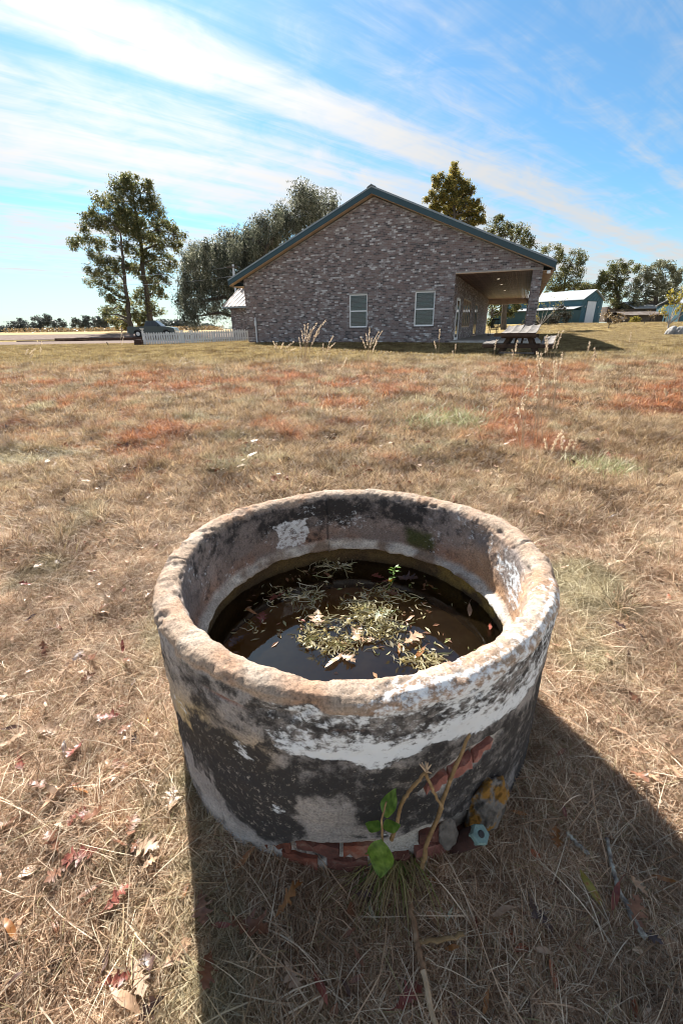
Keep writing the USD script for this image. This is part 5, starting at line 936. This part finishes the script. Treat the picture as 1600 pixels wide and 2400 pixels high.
def leaf_mesh(kind, ln_, r):
    n = 30; t = np.linspace(0, 1, n)
    if kind == 'oak':                          # three or four pointed lobes a side, the middle pair longest, deep round gaps between
        tips = np.array([.24, .46, .68, .86]); hs = np.array([.20, .34, .30, .17])
        def half():
            q = tips + r.normal(0, .02, 4); h = hs * r.uniform(.85, 1.15, 4); w = .055 + .035 * np.sin(np.pi * t)
            for a, b in zip(q, h): w = np.maximum(w, b * np.clip(1 - np.abs(t - a) / .085, 0, 1) ** .7)
            return w * np.clip((1 - t) / .06, .12, 1) * np.clip((t - .02) / .1, .2, 1)
        wl, wr_ = half(), half(); lob = wl; sweep = np.where(lob > .15, .07, 0)
    else:
        lob = .105 * np.sin(np.pi * np.clip((t - .08) / .92, 0, 1)) ** .8 + .008; wl = lob; wr_ = lob; sweep = 0 * t
    x = t - .5; cu, cv, tw = r.uniform(-1.0, 1.2), r.uniform(.2, 1.1), r.uniform(-.6, .6)
    rows = []
    for side, w in ((1, wl), (.5, wl), (0, wl), (-.5, wr_), (-1, wr_)):
        y = side * w; z = cu * .35 * x ** 2 + cv * y ** 2 * 1.3 + tw * x * y + .03 * np.sin(9 * x + 5 * y)
        rows.append(np.stack([x + sweep * abs(side), y + .06 * np.sin(3 * x), z], 1))
    V = np.stack(rows, 1).reshape(-1, 3) * ln_; V[:, 2] -= V[:, 2].min()
    F = [[i * 5 + j, (i + 1) * 5 + j, (i + 1) * 5 + j + 1, i * 5 + j + 1] for i in range(n - 1) for j in range(4)]
    st = MB().add(V, np.array(F)); a = V[2]; st.tube([a, a + np.array([-.12, .02, .01]) * ln_, a + np.array([-.24, .05, .0]) * ln_], [.009 * ln_] * 3, 4); return st.get()
lr = np.random.default_rng(91)
def fallen(px, py, kind, colour, ln_, label, group=None, yaw=None, lift=.042, tilt=None, z=None, cat='leaf'):
    P = on_ground(px, py) if z is None else at_z(px, py, z); v, f = leaf_mesh(kind, ln_ * (1.0 if z is None else 1.2), lr); tl = lr.normal(0, .28, 2) if tilt is None else np.array(tilt)
    v = v @ rotx(tl[0]).T @ roty(tl[1]).T @ rotz(lr.uniform(0, 6.28) if yaw is None else yaw).T; v[:, 2] -= v[:, 2].min()
    put('dead_leaf' if colour != 'green' else 'green_leaf', (v, f), LM[colour], label=label, cat=cat, group=group, smooth=True, loc=(P[0], P[1], P[2] + lift + (0 if z is not None else float(bumpz(P[0], P[1])))))
NOTED = [(409, 1894, 'oak', 'pale', .115, 'big pale lobed oak leaf leaning by the left foot of the well'), (344, 2009, 'oak', 'pale', .115, 'largest pale oak leaf flat on sunlit straw left of the well'), (317, 1963, 'oak', 'brown', .10, 'brown oak leaf touching the largest pale leaf at lower left'),
    (199, 2028, 'oak', 'red', .11, 'long red-brown oak leaf on sunlit straw at lower left'), (138, 1894, 'oak', 'tan', .10, 'pale curled oak leaf among straw at left middle'), (195, 1875, 'leaf', 'orange', .085, 'folded orange-brown leaf left of the well'), (275, 1842, 'oak', 'tan', .085, 'curled brown and tan leaf standing up between the well and left edge'),
    (230, 1940, 'oak', 'brown', .09, 'flat brown leaf lying crosswise in the sunlit straw'), (42, 1764, 'oak', 'pale', .11, 'pale leaf near the left edge halfway down the straw'), (126, 1730, 'oak', 'pale', .10, 'pale curled leaf above the red leaf at left'), (184, 1783, 'oak', 'red', .09, 'red-brown curled leaf left of the well middle'),
    (264, 1695, 'oak', 'red', .085, 'dark red leaf near the upper left side of the well'), (291, 1814, 'oak', 'brown', .08, 'maroon-brown leaf close to the well at left'), (283, 2127, 'oak', 'red', .085, 'small red and white curled leaf at lower left'), (38, 2204, 'leaf', 'orange', .085, 'narrow orange leaf at the left edge near the bottom'),
    (138, 2188, 'leaf', 'brown', .065, 'small upright brown leaf near the bottom left'), (329, 2303, 'oak', 'pale', .115, 'big pale curled leaf with orange middle at the bottom left'), (298, 2358, 'leaf', 'tan', .11, 'grey-tan rolled leaf at the bottom left edge of the picture'), (421, 2250, 'oak', 'tan', .085, 'pinkish leaf at the sunny edge of the well shadow near the bottom'),
    (440, 2097, 'leaf', 'orange', .06, 'thin orange leaf just inside the left edge of the well shadow'), (19, 2009, 'leaf', 'pale', .06, 'small pale oval leaf at the left edge'), (34, 1726, 'leaf', 'dark', .075, 'very dark leaf near the left edge'), (57, 1808, 'oak', 'red', .08, 'rusty red leaf near the left edge under a pale leaf'),
    (371, 1745, 'leaf', 'pale', .06, 'pinkish pale leaf near the left wall of the well'), (352, 1706, 'leaf', 'yellow', .035, 'small bright yellow-orange leaf beside the left wall of the well'), (683, 2141, 'oak', 'orange', .11, 'orange star-shaped oak leaf in the shadow below the well'), (576, 2034, 'leaf', 'orange', .09, 'long orange-brown leaf in shadow by the well foot'),
    (584, 2187, 'oak', 'brown', .13, 'large greyish brown oak leaf in the well shadow'), (480, 2145, 'oak', 'brown', .10, 'brown oak leaf inside the left edge of the well shadow'), (492, 2305, 'oak', 'brown', .095, 'dark brown leaf low in the left of the well shadow'), (840, 2267, 'leaf', 'brown', .055, 'small brown oval leaf in the middle of the well shadow'),
    (836, 2316, 'leaf', 'brown', .05, 'narrow brown leaf below the middle of the well shadow'), (955, 2359, 'oak', 'red', .085, 'dark red leaf at the bottom edge beside the long twig'), (871, 2153, 'leaf', 'sage', .05, 'pale grey leaf left of the long twig in shadow'), (1298, 1982, 'oak', 'orange', .07, 'small orange oak leaf in the shadow right of the stub pipe'),
    (1211, 1924, 'leaf', 'orange', .055, 'orange upright leaf at the right foot of the well'), (1315, 1928, 'leaf', 'red', .065, 'red leaf above the short lichened stick'), (1377, 2111, 'leaf', 'mixed', .10, 'yellow, green and red long leaf in the right of the shadow'), (1431, 2127, 'leaf', 'red', .085, 'maroon leaf touching the long lichened stick'),
    (1050, 2165, 'leaf', 'sage', .04, 'round pale green leaf in shadow right of the long twig'), (1053, 2252, 'leaf', 'orange', .055, 'shiny folded orange leaf beside the long twig'), (1124, 2231, 'leaf', 'orange', .05, 'small orange-brown leaf right of the twig fork'), (1348, 2252, 'leaf', 'brown', .05, 'small brown leaf in the lower right shadow'),
    (1132, 2372, 'leaf', 'orange', .055, 'orange leaf at the bottom edge right of the long twig'), (1112, 2194, 'leaf', 'red', .045, 'small red leaf near the tip of the twig fork'), (1257, 2165, 'oak', 'dark', .09, 'dark maroon leaf in the middle of the right shadow'), (1543, 2090, 'leaf', 'orange', .07, 'orange-brown leaf near the right edge in shadow'), (1480, 2103, 'oak', 'tan', .07, 'tan leaf right of the long lichened stick'),
    (1485, 1854, 'oak', 'brown', .08, 'brown leaf on sunlit straw at the right, left one of three'), (1518, 1843, 'oak', 'tan', .08, 'tan leaf on sunlit straw at the right, middle one of three'), (1568, 1841, 'oak', 'tan', .08, 'tan leaf on sunlit straw at the right edge'), (111, 1542, 'oak', 'brown', .09, 'brown and tan leaf left of the well rim'), (187, 1546, 'oak', 'dark', .10, 'dark grey leaf left of the well rim'), (222, 1556, 'oak', 'brown', .10, 'brown leaf beside the dark grey leaf left of the well rim'), (1008, 2082, 'leaf', 'orange', .055, 'small orange leaf between the twig and its shadow')]
for a in NOTED: fallen(*a)
for (x0, x1, y0, y1, n, lab, grp) in [(0, 380, 1480, 2390, 46, 'small dead brown leaf lying in the sunlit straw left of the well', 'small leaves left of the well'), (460, 1590, 2090, 2390, 14, 'small dead leaf lying in the shadow below the well', 'small leaves in the well shadow'), (1290, 1590, 1480, 1800, 14, 'small dead leaf in the sunlit grass right of the well', 'small leaves right of the well'), (0, 480, 1120, 1470, 46, 'small dead leaf in the dry grass beyond the left of the well', 'small leaves beyond the left of the well'), (560, 1590, 1000, 1130, 26, 'small dead leaf in the dry grass behind the well', 'small leaves behind the well'), (1250, 1590, 1140, 1470, 20, 'small dead leaf in the dry grass beyond the right of the well', 'small leaves beyond the right of the well')]:
    for _ in range(n):
        px, py = lr.uniform(x0, x1), lr.uniform(y0, y1); P = on_ground(px, py)
        if math.hypot(P[0] - WX, P[1] - WY) < .80: continue
        kd, cn = lr.choice(['oak', 'leaf']), lr.choice(['pale', 'tan', 'brown', 'brown', 'red', 'tan', 'dark']); fallen(px, py, kd, cn, lr.uniform(.045, .085), lab.replace('dead brown leaf', 'dead leaf').replace('dead leaf', f"{cn} {'lobed' if kd == 'oak' else 'narrow'} dead leaf"), grp)

# ------------------------------------------------------------------ weeds at the well, twigs, sticks
M_stem = noisy('dry_stem', [(.3, (.13, .08, .035)), (.55, (.22, .14, .065)), (.75, (.32, .22, .12))], 40.0, 5, .8, .3, 120)
M_twig = noisy('brown_twig', [(.3, (.16, .085, .05)), (.55, (.27, .16, .09)), (.75, (.42, .29, .18))], 30.0, 5, .85, .4, 120)
M_lichen = noisy('lichened_bark', [(.35, (.13, .10, .085)), (.48, (.26, .23, .19)), (.58, (.44, .42, .35)), (.75, (.52, .50, .43))], 45.0, 5, .95, .5, 120)
M_wood = noisy('split_wood', [(.3, (.36, .24, .14)), (.7, (.52, .38, .25))], 50.0, 4, .8)
def at_front(px, py, rr):                     # on a cylinder about the well, nearer side
    d = ray(px, py); a = d[0] ** 2 + d[1] ** 2; o = EYE[:2] - np.array([WX, WY]); b = o @ d[:2]; q = max(b * b - a * (o @ o - rr * rr), 0)
    return EYE + d * ((-b - math.sqrt(q)) / a)
def chain(pts): return np.array(pts)
g0 = at_z(978, 2050, .0); wd = thing('cut_weed', 'leafless cut weed with three woody stems leaning on the front of the well', 'weed', g0)
def stem(name, pts, rad, m, parent, o): 
    P = np.array(pts) - o; tt = np.linspace(0, len(P) - 1, len(P) * 4); Q = np.stack([np.interp(tt, range(len(P)), P[:, k]) for k in range(3)], 1); Q[1:-1] += lr.normal(0, .0016, (len(Q) - 2, 3)); rr = np.interp(tt, range(len(P)), rad) * (1 + .16 * (np.arange(len(tt)) % 5 == 0))
    return put(name, MB().tube(Q, rr, 8).get(), m, parent, smooth=50)
stem('stem', [at_z(982, 2052, -.01), at_front(990, 2015, .80), at_front(1027, 1906, .79), at_front(1062, 1810, .785), at_front(1101, 1722, .78)], [.0072, .0066, .006, .0053, .004], M_stem, wd, g0)
stem('stem', [at_front(917, 1968, .80), at_front(948, 1868, .80), at_front(970, 1840, .80), at_front(998, 1810, .795)], [.0055, .005, .0045, .004], M_stem, wd, g0)
stem('stem', [at_front(998, 1812, .795), at_front(1013, 1851, .80), at_front(1037, 1896, .805)], [.0048, .004, .0036], M_stem, wd, g0)
mb = MB()
c = at_front(998, 1808, .795) - g0
for k in range(9): d = lr.normal(0, 1, 3); d[2] = abs(d[2]) + .3; d /= np.linalg.norm(d); mb.tube([c, c + d * .022], [.004, .001], 4)
put('broken_end', mb.get(), M_wood, wd)
o = at_z(958, 2057, .0); tw = thing('long_twig', 'long brown broken twig lying from the well foot to the bottom edge', 'twig', o)
P = [at_z(958, 2050, .03), at_z(958, 2100, .05), at_z(966, 2156, .06), at_z(979, 2210, .065), at_z(985, 2245, .07), at_z(991, 2277, .075), at_z(1005, 2340, .08), at_z(1030, 2440, .085)]
stem('stem', P[:6], [.0085, .008, .0078, .0085, .0075, .007], M_twig, tw, o); stem('stem', P[5:], [.007, .0065, .006], M_wood, tw, o); stem('fork', [P[3], at_z(1030, 2205, .075), at_z(1087, 2190, .09)], [.006, .006, .0055], M_stem, tw, o)
for (pts, rad, lab) in (([(1422, 1966), (1434, 2030), (1447, 2082), (1478, 2140), (1514, 2200)], [.006, .0065, .007, .0075, .008], 'long grey lichened stick lying in the shadow right of the well'), ([(1329, 1951), (1352, 1978), (1379, 2004)], [.0055, .006, .0065], 'short grey lichened stick near the right foot of the well')):
    P = [at_z(px, py, .058) for px, py in pts]; o = P[0].copy(); t = thing('lichened_stick', lab, 'stick', o); stem('branch', P, rad, M_lichen, t, o)
for (pts, lab) in (([(300, 1032), (345, 1042), (392, 1060)], 'pale bare stick lying in the field left of the well'), ([(400, 1010), (440, 1000), (462, 990)], 'thin pale stick pointing up in the left field')):
    P = [on_ground(px, py) + (0, 0, .05) for px, py in pts]; o = P[0].copy(); t = thing('field_stick', lab, 'stick', o); stem('branch', P, [.009, .009, .006], M_wood, t, o)
# green sapling with torn leaves
o = at_z(905, 2020, 0); sg = thing('green_seedling', 'green seedling with three big torn leaves at the foot of the well', 'seedling', o)
stem('stem', [o, at_front(897, 1975, .83), at_front(893, 1925, .82), at_front(905, 1880, .81)], [.003, .003, .0026, .002], M_stem, sg, o)
def green(px, py, ln_, yaw, pitch, rr, roll=0.0):
    n = 14; t = np.linspace(0, 1, n); w = .36 * np.sin(np.pi * t ** .75) ** .9 + .004; rows = [np.stack([t, s * w, .05 * np.sin(8 * t) * abs(s) + .25 * (s * w) ** 2 - .12 * t * t], 1) for s in (-1, -.5, 0, .5, 1)]; v = np.stack(rows, 1).reshape(-1, 3); v[:, 0] += .012 * np.sin(np.arange(len(v)) * 2.3)
    f = np.array([[i * 5 + j, (i + 1) * 5 + j, (i + 1) * 5 + j + 1, i * 5 + j + 1] for i in range(n - 1) for j in range(4)]); v = v * ln_ @ rotx(roll).T @ roty(pitch).T @ rotz(yaw).T
    put('leaf', (v + at_front(px, py, rr) - o, f), LM['green'], sg, smooth=True)
green(894, 1968, .10, -1.75, 1.05, .835, .2); green(900, 1915, .075, .9, -.9, .815, -.5); green(893, 1945, .05, 2.6, .2, .82); green(897, 1940, .05, .2, .1, .825); green(890, 1985, .07, 2.7, .9, .83, .6)
# hanging grass tuft at the foot
o = at_z(930, 2020, 0.0); mb = MB(); r = np.random.default_rng(3)
for k in range(150):
    a = r.normal(-1.95, .65); ln_ = r.uniform(.10, .30); el = r.uniform(.4, 1.1); p0 = np.array([r.normal(0, .03), r.normal(-.0, .015), .02]); d = np.array([math.cos(a), math.sin(a), 0]); pts = []
    for s in np.linspace(0, 1, 6): pts.append(p0 + d * ln_ * s * .9 + np.array([0, 0, max(.012, ln_ * (math.sin(el) * s * 1.1 - s * s * 1.25) + .03)]))
    w = r.uniform(.001, .002); mb.tube(pts, np.array([1, 1, .9, .7, .5, .2]) * w, 3, cap=False)
tf = thing('grass_tuft', 'clump of long straw and green grass fanning out at the front foot of the well', 'grass tuft', o)
put('blades', mb.get(), leafmat('tuft_blades', [(0, (.30, .22, .11)), (.4, (.48, .38, .22)), (.75, (.36, .34, .12)), (.9, (.14, .22, .04)), (1, (.12, .2, .05))], .25), tf)

# ------------------------------------------------------------------ things floating in the well
r = np.random.default_rng(8); zW = WZ + .004
M_weed = leafmat('water_weed', [(0, (.14, .11, .04)), (.3, (.34, .30, .15)), (.6, (.50, .47, .32)), (.9, (.66, .65, .54)), (1, (.20, .25, .07))], .3, .3)
def weedmass(cpx, cpy, rx, ry, n, seed, label, name='water_weed', curl=1.0):
    r = np.random.default_rng(seed); c = at_z(cpx, cpy, zW); a = at_z(cpx + rx, cpy, zW); b = at_z(cpx, cpy - ry, zW); ex, ey = np.linalg.norm(a - c), np.linalg.norm(b - c); mb = MB()
    for k in range(n):
        q = r.normal(0, .42, 2)
        if meshkit.fbm(np.array([q[0] * 3, q[1] * 3, seed]), 2, 4) < .42: continue
        p = np.array([q[0] * ex, q[1] * ey, r.uniform(0, .012)]); an = r.uniform(0, 6.28); pts = [p]; ln_ = r.uniform(.03, .11); w_ = r.uniform(.0012, .0030)
        for s in range(5): an += r.normal(0, .7) * curl; pts.append(pts[-1] + np.array([math.cos(an), math.sin(an), 0]) * ln_ / 5 + np.array([0, 0, r.uniform(-.004, .0045)]))
        pts = np.array(pts); pts[:, 2] = np.clip(pts[:, 2], -.002, .03); mb.tube(pts, [w_] * 5 + [w_ * .5], 3, cap=False)
        if r.random() < .42:
            m = r.integers(1, 3); v, f = cards(m, pts[-1] + np.array([0, 0, .006]), .009, .026, r, .42); v[:, 2] = np.maximum(v[:, 2], .0); mb.add(v, f)
    t = thing(name, label, 'water plant', c); put('stems', mb.get(), M_weed, t, kind='stuff')
weedmass(893, 1440, 100, 66, 480, 1, 'large sunlit tangle of pale water weed floating in the well centre')
weedmass(745, 1455, 38, 20, 40, 2, 'small raft of weed left of the big weed tangle')
weedmass(732, 1497, 32, 16, 70, 3, 'pale green weed pad at the edge of the dark reflection')
weedmass(790, 1512, 34, 18, 60, 4, 'weed scraps above the curled leaves near the front rim')
weedmass(985, 1548, 40, 20, 80, 5, 'weed and bubbles near the front rim under the red leaves')
weedmass(720, 1400, 40, 30, 60, 6, 'trailing pale weed strands in the left shadow of the water', curl=.4)
weedmass(905, 1395, 40, 18, 50, 7, 'green-brown weed strands behind the big tangle', curl=.4)
weedmass(655, 1395, 26, 22, 16, 8, 'loose curled stems floating at left in the shadow', curl=1.3); weedmass(590, 1465, 35, 14, 14, 9, 'curled stem loop floating near the left wall', curl=1.5); weedmass(780, 1330, 60, 14, 50, 10, 'grass strands floating along the far wall of the well', curl=.4)
for (px, py, kd, cl, ln_, lab) in [(745, 1450, 'oak', 'pale', .10, 'pale oak leaf floating left of the weed tangle'), (783, 1550, 'leaf', 'tan', .085, 'tan curled leaf floating closest to the front rim'), (812, 1543, 'oak', 'pale', .075, 'pinkish crumpled leaf floating beside the tan one near the front rim'), (802, 1508, 'leaf', 'orange', .05, 'small orange leaf standing up near the front rim'), (850, 1500, 'oak', 'tan', .09, 'brown twisted leaf floating under the weed tangle'), (838, 1480, 'oak', 'pale', .08, 'grey pale leaf at the lower left of the weed tangle'),
        (968, 1500, 'oak', 'tan', .10, 'brown curled leaf at the lower right of the weed tangle'), (985, 1530, 'leaf', 'orange', .08, 'orange leaf floating just behind the front rim at right'), (935, 1522, 'leaf', 'orange', .055, 'narrow orange leaf floating near the front rim'), (960, 1452, 'leaf', 'tan', .05, 'pinkish small leaf at the right of the weed tangle'), (705, 1455, 'leaf', 'red', .05, 'rust leaf floating in the shade at left'), (590, 1440, 'leaf', 'orange', .06, 'orange-brown leaf floating near the left wall'), (615, 1450, 'oak', 'red', .09, 'dark red leaf floating near the left wall'), (650, 1400, 'oak', 'red', .09, 'dark red leaf floating by the curled stems'),
        (555, 1505, 'oak', 'dark', .08, 'dark leaf floating at the front left of the water'), (910, 1365, 'leaf', 'red', .07, 'red-brown leaf below the yellow flower'), (885, 1355, 'oak', 'red', .08, 'red leaf left of the yellow flower'), (915, 1390, 'oak', 'brown', .08, 'brown leaf floating right below the flower plant'), (1100, 1430, 'leaf', 'tan', .08, 'tan leaf floating at the right side of the water'), (955, 1358, 'oak', 'dark', .10, 'dark leaf right of the yellow flower'), (1148, 1470, 'leaf', 'red', .06, 'dark red leaf by the mossy right wall'), (1010, 1375, 'leaf', 'orange', .04, 'small orange leaf on the far right of the water'), (770, 1352, 'leaf', 'brown', .08, 'brown leaf near the far wall of the well'), (900, 1440, 'oak', 'sage', .09, 'sage green leaf lying on the weed tangle'), (860, 1395, 'leaf', 'orange', .05, 'orange leaf at the back edge of the weed tangle')]:
    fallen(px, py, kd, cl, ln_, lab, z=WZ + .008, lift=.0, tilt=lr.normal(0, .12, 2))
# scraps too small and many to count drift all over the water, thickest along the far and left walls
mb = MB(); r = np.random.default_rng(21); k = 0
while k < 190:
    a, d = r.uniform(0, 6.28), .62 * math.sqrt(r.uniform(.02, 1)); p = np.array([WX + d * math.cos(a), WY + d * math.sin(a), WZ + .003])
    if meshkit.fbm(p * 5, 3, 4) < .47 or (p[1] < WY - .1 and r.random() < .75): continue
    k += 1; an = r.uniform(0, 6.28); l_ = r.uniform(.012, .05); w_ = l_ * r.uniform(.12, .42); e = np.array([math.cos(an), math.sin(an), r.uniform(-.02, .1)]); q = np.array([-math.sin(an), math.cos(an), r.uniform(-.2, .2)])
    mb.add(np.array([p - e * l_ * .5, p + q * w_ * .5 + (0, 0, .004), p + e * l_ * .5, p - q * w_ * .5 + (0, 0, .002)]), np.array([[0, 1, 2, 3]]))
put('floating_scraps', mb.get(), leafmat('scraps', [(0, (.10, .045, .025)), (.35, (.22, .11, .06)), (.6, (.34, .27, .15)), (.8, (.40, .38, .22)), (1, (.16, .2, .06))], .2), label='small scraps of leaf and weed drifting over the well water', cat='scraps', kind='stuff')
o = at_z(905, 1388, WZ); fp = thing('flowering_water_plant', 'small upright water plant with yellow flower and bright green leaves in the well', 'plant', o)
zt_ = at_y(925, 1330, o[1])
stem('stem', [o, (o + zt_) / 2 + np.array([.01, 0, 0]), zt_], [.0028, .0026, .0022], LM['green'], fp, o)
mb = MB()
for k in range(14):
    p = o + (zt_ - o) * lr.uniform(.45, 1.05); a = lr.uniform(0, 6.28); d = np.array([math.cos(a), math.sin(a), lr.uniform(-.1, .5)]); d /= np.linalg.norm(d); s = np.cross(d, [0, 0, 1]); s /= np.linalg.norm(s); l_ = lr.uniform(.025, .042)
    mb.add(np.array([p, p + d * l_ * .5 + s * l_ * .22, p + d * l_, p + d * l_ * .5 - s * l_ * .22]) - o, np.array([[0, 1, 2, 3]]))
put('leaves', mb.get(), LM['green'], fp); mb = MB(); fc = at_y(914, 1358, o[1] - .01) - o
for k in range(5): a = k * 1.2566; d = np.array([math.cos(a), -.5, math.sin(a)]); d /= np.linalg.norm(d); s = np.cross(d, [0, 1, 0]); s /= np.linalg.norm(s); mb.add(np.array([fc, fc + d * .008 + s * .006, fc + d * .014, fc + d * .008 - s * .006]), np.array([[0, 1, 2, 3]]))
put('flower', mb.get(), LM['yellow'], fp)

# ------------------------------------------------------------------ tall dry seed stalks
M_seed = leafmat('seed_fluff', [(0, (.50, .40, .29)), (.5, (.62, .52, .40)), (1, (.72, .64, .53))], .45); M_stalk = noisy('stalk', [(.3, (.36, .24, .14)), (.7, (.54, .40, .26))], 20.0, 4, .7)
sr = np.random.default_rng(17)
def stalks(name, label, bpx, bpy, tips, head=.32, rad=.0046, fluff=1.0, group=None, mat=None, cat='grass stalk'):
    b = on_ground(bpx, bpy); b[2] -= .02; t = thing(name, label, cat, b, group=group)
    for (px, py) in tips:
        tip = at_y(px, py, b[1] + sr.uniform(-.2, .2)) - b; h = tip[2]; s0 = np.array([sr.normal(0, .04), sr.normal(0, .04), 0]); tt = np.linspace(0, 1, 9); side = tip.copy(); side[2] = 0
        P = np.stack([s0 + (tip - s0) * np.array([.35 * q + .65 * q ** 2.6 if True else q] * 2 + [1.06 * q - .06 * q * q]) for q in tt])
        put('stem', MB().tube(P, np.linspace(rad, rad * .5, 9), 4).get(), mat or M_stalk, t)
        if fluff:
            n = int(46 * fluff); q = sr.uniform(1 - head, 1, n); C = np.stack([np.interp(q, tt, P[:, k]) for k in range(3)], 1); fs = min(1.0, .35 + (b[1] + 2) / 20); v, f = cards(n, C, .011 * fs, .05 * fs, sr, .3, droop=-.8); put('seed_head', (v, f), M_seed, t)
stalks('seed_grass', 'tallest clump of pale seed grass in front of the wall left of the left window', 716, 872, [(706, 772), (714, 762), (722, 758), (728, 772), (735, 765), (742, 756), (752, 760), (764, 748), (700, 790), (748, 778)])
stalks('seed_grass', 'clump of pale seed grass in front of the left window', 862, 868, [(866, 767), (858, 782), (845, 790), (888, 776), (896, 774), (884, 800), (872, 790)])
stalks('seed_grass', 'low arching seed grass right of the tallest clump', 760, 850, [(781, 787), (786, 803), (770, 810), (757, 806)])
stalks('seed_grass', 'low arching seed grass left of the tallest clump', 652, 848, [(690, 800), (664, 803), (648, 803), (695, 815), (640, 800)])
stalks('seed_grass', 'single seed stalk before the wall between window and porch', 1022, 850, [(1030, 772), (1018, 800)])
stalks('seed_grass', 'short seed stalk left of the picnic table', 1065, 850, [(1068, 806), (1060, 822)]); stalks('seed_grass', 'thin stalk at the left bench of the picnic table', 1157, 862, [(1163, 796)])
stalks('seed_grass', 'upright fuzzy stalk before the left legs of the picnic table', 1203, 880, [(1212, 797), (1200, 818)]); stalks('seed_grass', 'two tall stalks before the right bench of the picnic table', 1274, 905, [(1282, 786), (1278, 790), (1310, 776), (1318, 774)])
stalks('seed_grass', 'tall thin stalk rising below the picnic table', 1250, 1010, [(1258, 822), (1268, 824), (1262, 850)], head=.22, rad=.005); stalks('seed_grass', 'tall thin stalks right of the picnic table foreground', 1290, 985, [(1304, 850), (1318, 826), (1300, 872), (1296, 845)], head=.22)
stalks('seed_grass', 'fluffy seed head on the lawn right of the picnic table', 1388, 880, [(1393, 815), (1397, 828)], fluff=2.0); stalks('seed_grass', 'tall leaning stalk on the lawn towards the boulders', 1464, 850, [(1478, 778)]); stalks('seed_grass', 'thin stalk between the table and the leaning one', 1372, 868, [(1382, 800)])
stalks('seed_grass', 'pair of arching seed stalks in the right foreground field', 1312, 1128, [(1352, 1026), (1340, 1030), (1318, 1024)], head=.3, rad=.003); stalks('seed_grass', 'leaning thin seed stalks left of the arching pair', 1268, 1110, [(1318, 1010), (1300, 1040), (1276, 1030)], head=.25, rad=.003)
stalks('seed_grass', 'bundle of red-brown stems in the right foreground field', 1208, 1125, [(1222, 930), (1212, 955), (1232, 905), (1205, 990), (1240, 880)], head=.15, rad=.003, fluff=.4); stalks('seed_grass', 'red-brown stems right of the stem bundle', 1252, 1050, [(1262, 900), (1272, 880), (1250, 920)], head=.15, fluff=.4)
stalks('seed_grass', 'seed grass in the middle field left of the table foreground', 1078, 940, [(1092, 862), (1112, 870), (1060, 888), (1085, 880)]); stalks('seed_grass', 'pale arching grass in the left middle field', 418, 862, [(455, 845), (440, 850), (428, 838)], head=.5); stalks('seed_grass', 'white fluffy grass in the left middle field', 340, 912, [(352, 896), (346, 902)], fluff=2.0, head=.8)
stalks('seed_grass', 'thin dark stalk in the left lawn', 97, 862, [(99, 800), (97, 815)], fluff=.3); stalks('seed_grass', 'thin dark stalk before the left end of the fence', 287, 850, [(287, 772), (290, 788)], fluff=.4); stalks('seed_grass', 'white seed puffs at the far left lawn', 62, 858, [(66, 818), (82, 817), (78, 830)], fluff=1.6, head=.3)
stalks('seed_grass', 'small brown tuft left of the field centre', 452, 990, [(450, 938), (447, 950), (456, 955)], fluff=.0, rad=.006); stalks('seed_grass', 'thin pale grass at the right edge of the field', 1552, 940, [(1558, 912), (1565, 918)]); stalks('seed_grass', 'stalk right of the tallest clump by the window', 800, 880, [(812, 838), (806, 850)])
tree_st = thing('stake', 'dark leaning stake in the lawn before the timber border', 'stake', on_ground(256, 812)); put('shaft', MB().tube([(0, 0, 0), (-.12, 0, .28)], [.035, .03], 6).get(), M_bark, tree_st)
